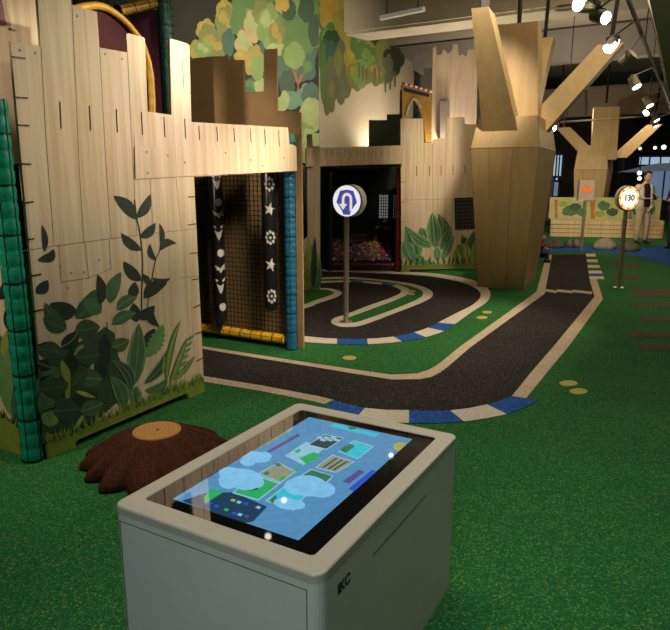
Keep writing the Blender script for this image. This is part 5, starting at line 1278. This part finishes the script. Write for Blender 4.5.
# ================================================================ TRACK SPOTLIGHTS
LENS = mat('lamp_lens', (1, 0.95, 0.85), 0.4, 0.0, emit=9.0, ecol=(1, 0.93, 0.80))
LENSS = mat('lamp_lens_bright', (1, 0.97, 0.9), 0.4, 0.0, emit=60.0, ecol=(1, 0.95, 0.88))
HOUS = mat('lamp_housing', (0.22, 0.19, 0.15), 0.45); HOUSW = mat('lamp_housing_pale', (0.50, 0.42, 0.30), 0.45)
def track_lamp(label, p, d, r, L_, lens, hous, rail_z=3.13, rail_p=None):
    """p = lens centre, d = direction it shines"""
    p = Vector(p); d = Vector(d).normalized(); bk = p - d * L_
    t = empty('track_spotlight', label, 'spotlight', bk, group='track spotlights')
    b_ = bmesh.new(); tube(b_, bk, p - d * 0.002, r * 0.92, r, 20); hs = obj('housing', b_, hous, t)
    b_ = bmesh.new(); tube(b_, p - d * 0.004, p, r * 0.88, seg=20); obj('lens', b_, lens, hs)
    b_ = bmesh.new(); mid = p - d * L_ * 0.6; rp_ = Vector(rail_p) if rail_p else Vector((mid.x, mid.y, rail_z))
    sd = d.cross(Vector((0, 0, 1))).normalized() * (r * 1.1)
    for s_ in (-1, 1): tube(b_, mid + sd * s_ * 0.9, mid + sd * s_ + Vector((0, 0, r * 1.1)), 0.009, seg=8)
    tube(b_, mid + sd * 1.0 + Vector((0, 0, r * 1.1)), mid - sd * 1.0 + Vector((0, 0, r * 1.1)), 0.009, seg=8); tube(b_, mid + Vector((0, 0, r * 1.1)), rp_, 0.011, seg=8); obj('bracket', b_, HOUS, t)
    return t
TRK = lambda Y: Vector((2.50 + (Y - 6) * 0.5586, Y, 3.14))
for x, y, Y, d, L_, ln, hs, lab in ((578, 4, 5.4, (-0.85, -0.5, -0.05), 0.20, LENS, HOUSW, 'pale-bodied track spotlight at the top of the picture, nearest of its row'), (606, 18, 6.1, (0.35, -0.85, -0.35), 0.16, LENS, HOUS, 'glaring dark track spotlight facing the camera, second along the row'), (608, 49, 7.2, (-0.55, -0.42, -0.6), 0.17, LENS, HOUS, 'dark tilted track spotlight, third along the row'),
                             (622, 64, 7.9, (-0.5, 0.65, -0.6), 0.16, LENS, HOUSW, 'pale track spotlight turned away so its lamp is hidden'), (637, 87, 10.1, (0.28, -0.45, -0.8), 0.18, LENS, HOUS, 'dark track spotlight hanging alone midway along the row'), (650, 106, 12.6, (0.3, -0.42, -0.8), 0.19, LENS, HOUS, 'small track spotlight above the close trio of lamps'),
                             (646, 113, 13.4, (-0.75, -0.4, -0.6), 0.19, LENS, HOUS, 'small track spotlight swung the other way from its neighbours'), (657, 120.5, 15.2, (0.35, -0.35, -0.8), 0.2, LENS, HOUS, 'tiny track spotlight, second from the far end of the row'), (656, 126.5, 16.8, (0.35, -0.3, -0.85), 0.2, LENS, HOUS, 'tiny track spotlight at the far end of the row')):
    p = gy(x, y, Y); rp_ = TRK(Y); track_lamp(lab, p, d, 0.062 if Y < 9 else 0.075, L_, ln, hs, rail_p=(rp_.x, rp_.y, rp_.z))
bm = bmesh.new(); a, b = TRK(1.5), TRK(18.5); 
dd = (b - a).normalized(); box(bm, (a + b) / 2 + Vector((0, 0, 0.024)), (0.035, (b - a).length, 0.035), Matrix.Rotation(math.atan2(dd.y, dd.x) - math.pi / 2, 3, 'Z'))
rail = empty('light_track', 'long dark light track running away over the road', 'light track', (a + b) / 2)
obj('rail', bm, mat('track_dark', (0.05, 0.045, 0.04), 0.4), rail)
for Y in (3, 8.5, 11.5, 17):
    bm = bmesh.new(); q = TRK(Y); tube(bm, q + Vector((0, 0, 0.03)), (q.x, q.y, 4.9), 0.008, seg=8); obj('hanger', bm, BLACK, rail)
sp_ = gy(553, 128, 11.95)
track_lamp('glaring spotlight hanging beside the near pillar', sp_, (-0.55, -0.85, -0.12), 0.062, 0.17, LENSS, HOUSW, rail_p=(sp_.x + 0.3, sp_.y + 0.3, sp_.z + 0.12))
bm = bmesh.new(); a = Vector((sp_.x + 0.25, sp_.y + 0.3, sp_.z + 0.13)); b = gy(652, 116, 14.0); tube(bm, a, b, 0.018, seg=8)
rail2 = empty('light_track', 'thin light track crossing in front of the far pillar', 'light track', a)
obj('rail', bm, mat('track_pale', (0.30, 0.25, 0.18), 0.4), rail2)
for q in (0.05, 0.95):
    bm = bmesh.new(); c = a.lerp(b, q); tube(bm, c, (c.x, c.y, 4.9), 0.008, seg=8); obj('hanger', bm, BLACK, rail2)
# lamps over the mural, out of sight but mirrored in the table glass
for px, py in ((284, 500), (268, 536), (391, 455)):
    p = gz(px, py, TZ); d = ray(px, py); t_ = (3.95 - TZ) / -d.z; q = p + Vector((d.x, d.y, -d.z)) * t_
    track_lamp('ceiling spotlight mirrored at the %s of the glowing screen' % {284: 'middle', 268: 'near edge', 391: 'far corner'}[px], q, (-(q.x) * 0.1, -0.5, -0.85), 0.045, 0.16, LENS, HOUS, rail_p=(q.x, q.y + 0.1, 4.9))
# tube lamp along the big beam
bm = bmesh.new(); a, b = gy(381, 18, 12.6), gy(424, 9, 11.9); tube(bm, a, b, 0.045, seg=12)
tl = empty('tube_lamp', 'pale tube lamp along the ceiling beam above the far castle', 'tube lamp', a); obj('tube', bm, mat('tube_lamp', (0.5, 0.47, 0.4), 0.4, emit=0.12, ecol=(0.9, 0.85, 0.75)), tl)
bm = bmesh.new(); tube(bm, a + Vector((0.1, -0.05, 0.03)), (a.x + 0.1, a.y - 0.05, 4.9), 0.01, seg=8); tube(bm, b + Vector((-0.1, 0.05, 0.03)), (b.x - 0.1, b.y + 0.05, 4.9), 0.01, seg=8); obj('hanger', bm, BLACK, tl)
# curved dark green hanging banner with a steel edge
BN = [gy(*p) for p in ((646, -8, 8.0), (652, 20, 8.0), (659, 50, 8.0), (665, 80, 8.0), (669.5, 100, 8.0))]
hb = empty('hanging_banner', 'dark green hanging sail with a steel edge beside the light track', 'banner', (BN[2].x, 8.0, BN[-1].z))
bm = bmesh.new()
fr_ = BN + [Vector((p.x + 1.4, p.y, p.z)) for p in BN[::-1]]
prism(bm, fr_, [p + Vector((0, 0.015, 0)) for p in fr_]); obj('cloth', bm, mat('dark_green_cloth', (0.025, 0.045, 0.012), 0.8), hb)
bm = bmesh.new(); sweep(bm, [p + Vector((0, -0.01, 0)) for p in BN], 0.012, 10); obj('steel_edge', bm, STEEL, hb, smooth=True)
bm = bmesh.new(); tube(bm, BN[0], (BN[0].x, 8.0, 4.9), 0.01, seg=8); tube(bm, BN[0] + Vector((1.3, 0, 0)), (BN[0].x + 1.3, 8.0, 4.9), 0.01, seg=8); obj('hanger', bm, BLACK, hb)
# round lamps in the dark far hall
GLOB = mat('globe_lamp', (1, 0.95, 0.85), 0.4, 0.0, emit=1.6, ecol=(1, 0.93, 0.82))
for x, y, r, lab in ((640, 148.5, 1.5, 'small round lamp in the dark hall, farthest from the edge'), (655, 147.8, 1.6, 'small round lamp in the dark hall, middle of the high three'), (663.8, 147.2, 2.3, 'round lamp in the dark hall, largest of the high three'), (639.5, 173, 2.2, 'round lamp above the head of the standing person'), (639.5, 178.5, 1.9, 'lower round lamp just over the standing person')):
    p = gy(x, y, 20.9 if y > 176 else 22.0); t = empty('globe_lamp', lab, 'lamp', p, group='round lamps in the far hall')
    bm = bmesh.new(); bmesh.ops.create_uvsphere(bm, u_segments=14, v_segments=10, radius=r / F * 22, matrix=Matrix.Translation(p)); obj('globe', bm, GLOB, t, smooth=True)
    bm = bmesh.new(); tube(bm, p, (p.x, p.y, 4.9), 0.008, seg=6); obj('cord', bm, BLACK, t)
# pale kiosk roof in the far hall, faint glow added to its colour
bm = bmesh.new(); KP = [gy(*p) for p in ((628, 172, 23.4), (668, 163, 23.4), (690, 163, 23.4), (690, 170, 23.4), (640, 172, 23.4))]
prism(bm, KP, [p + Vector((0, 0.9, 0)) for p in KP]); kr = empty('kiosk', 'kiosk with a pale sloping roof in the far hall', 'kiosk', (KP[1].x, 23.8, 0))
obj('roof', bm, mat('kiosk_roof_glow', (0.35, 0.38, 0.42), 0.6, emit=0.12, ecol=(0.5, 0.6, 0.75)), kr)
for p in (KP[0], KP[3]):
    bm = bmesh.new(); box(bm, (p.x, 23.8, p.z / 2), (0.1, 0.1, p.z)); obj('post', bm, DWALL, kr)
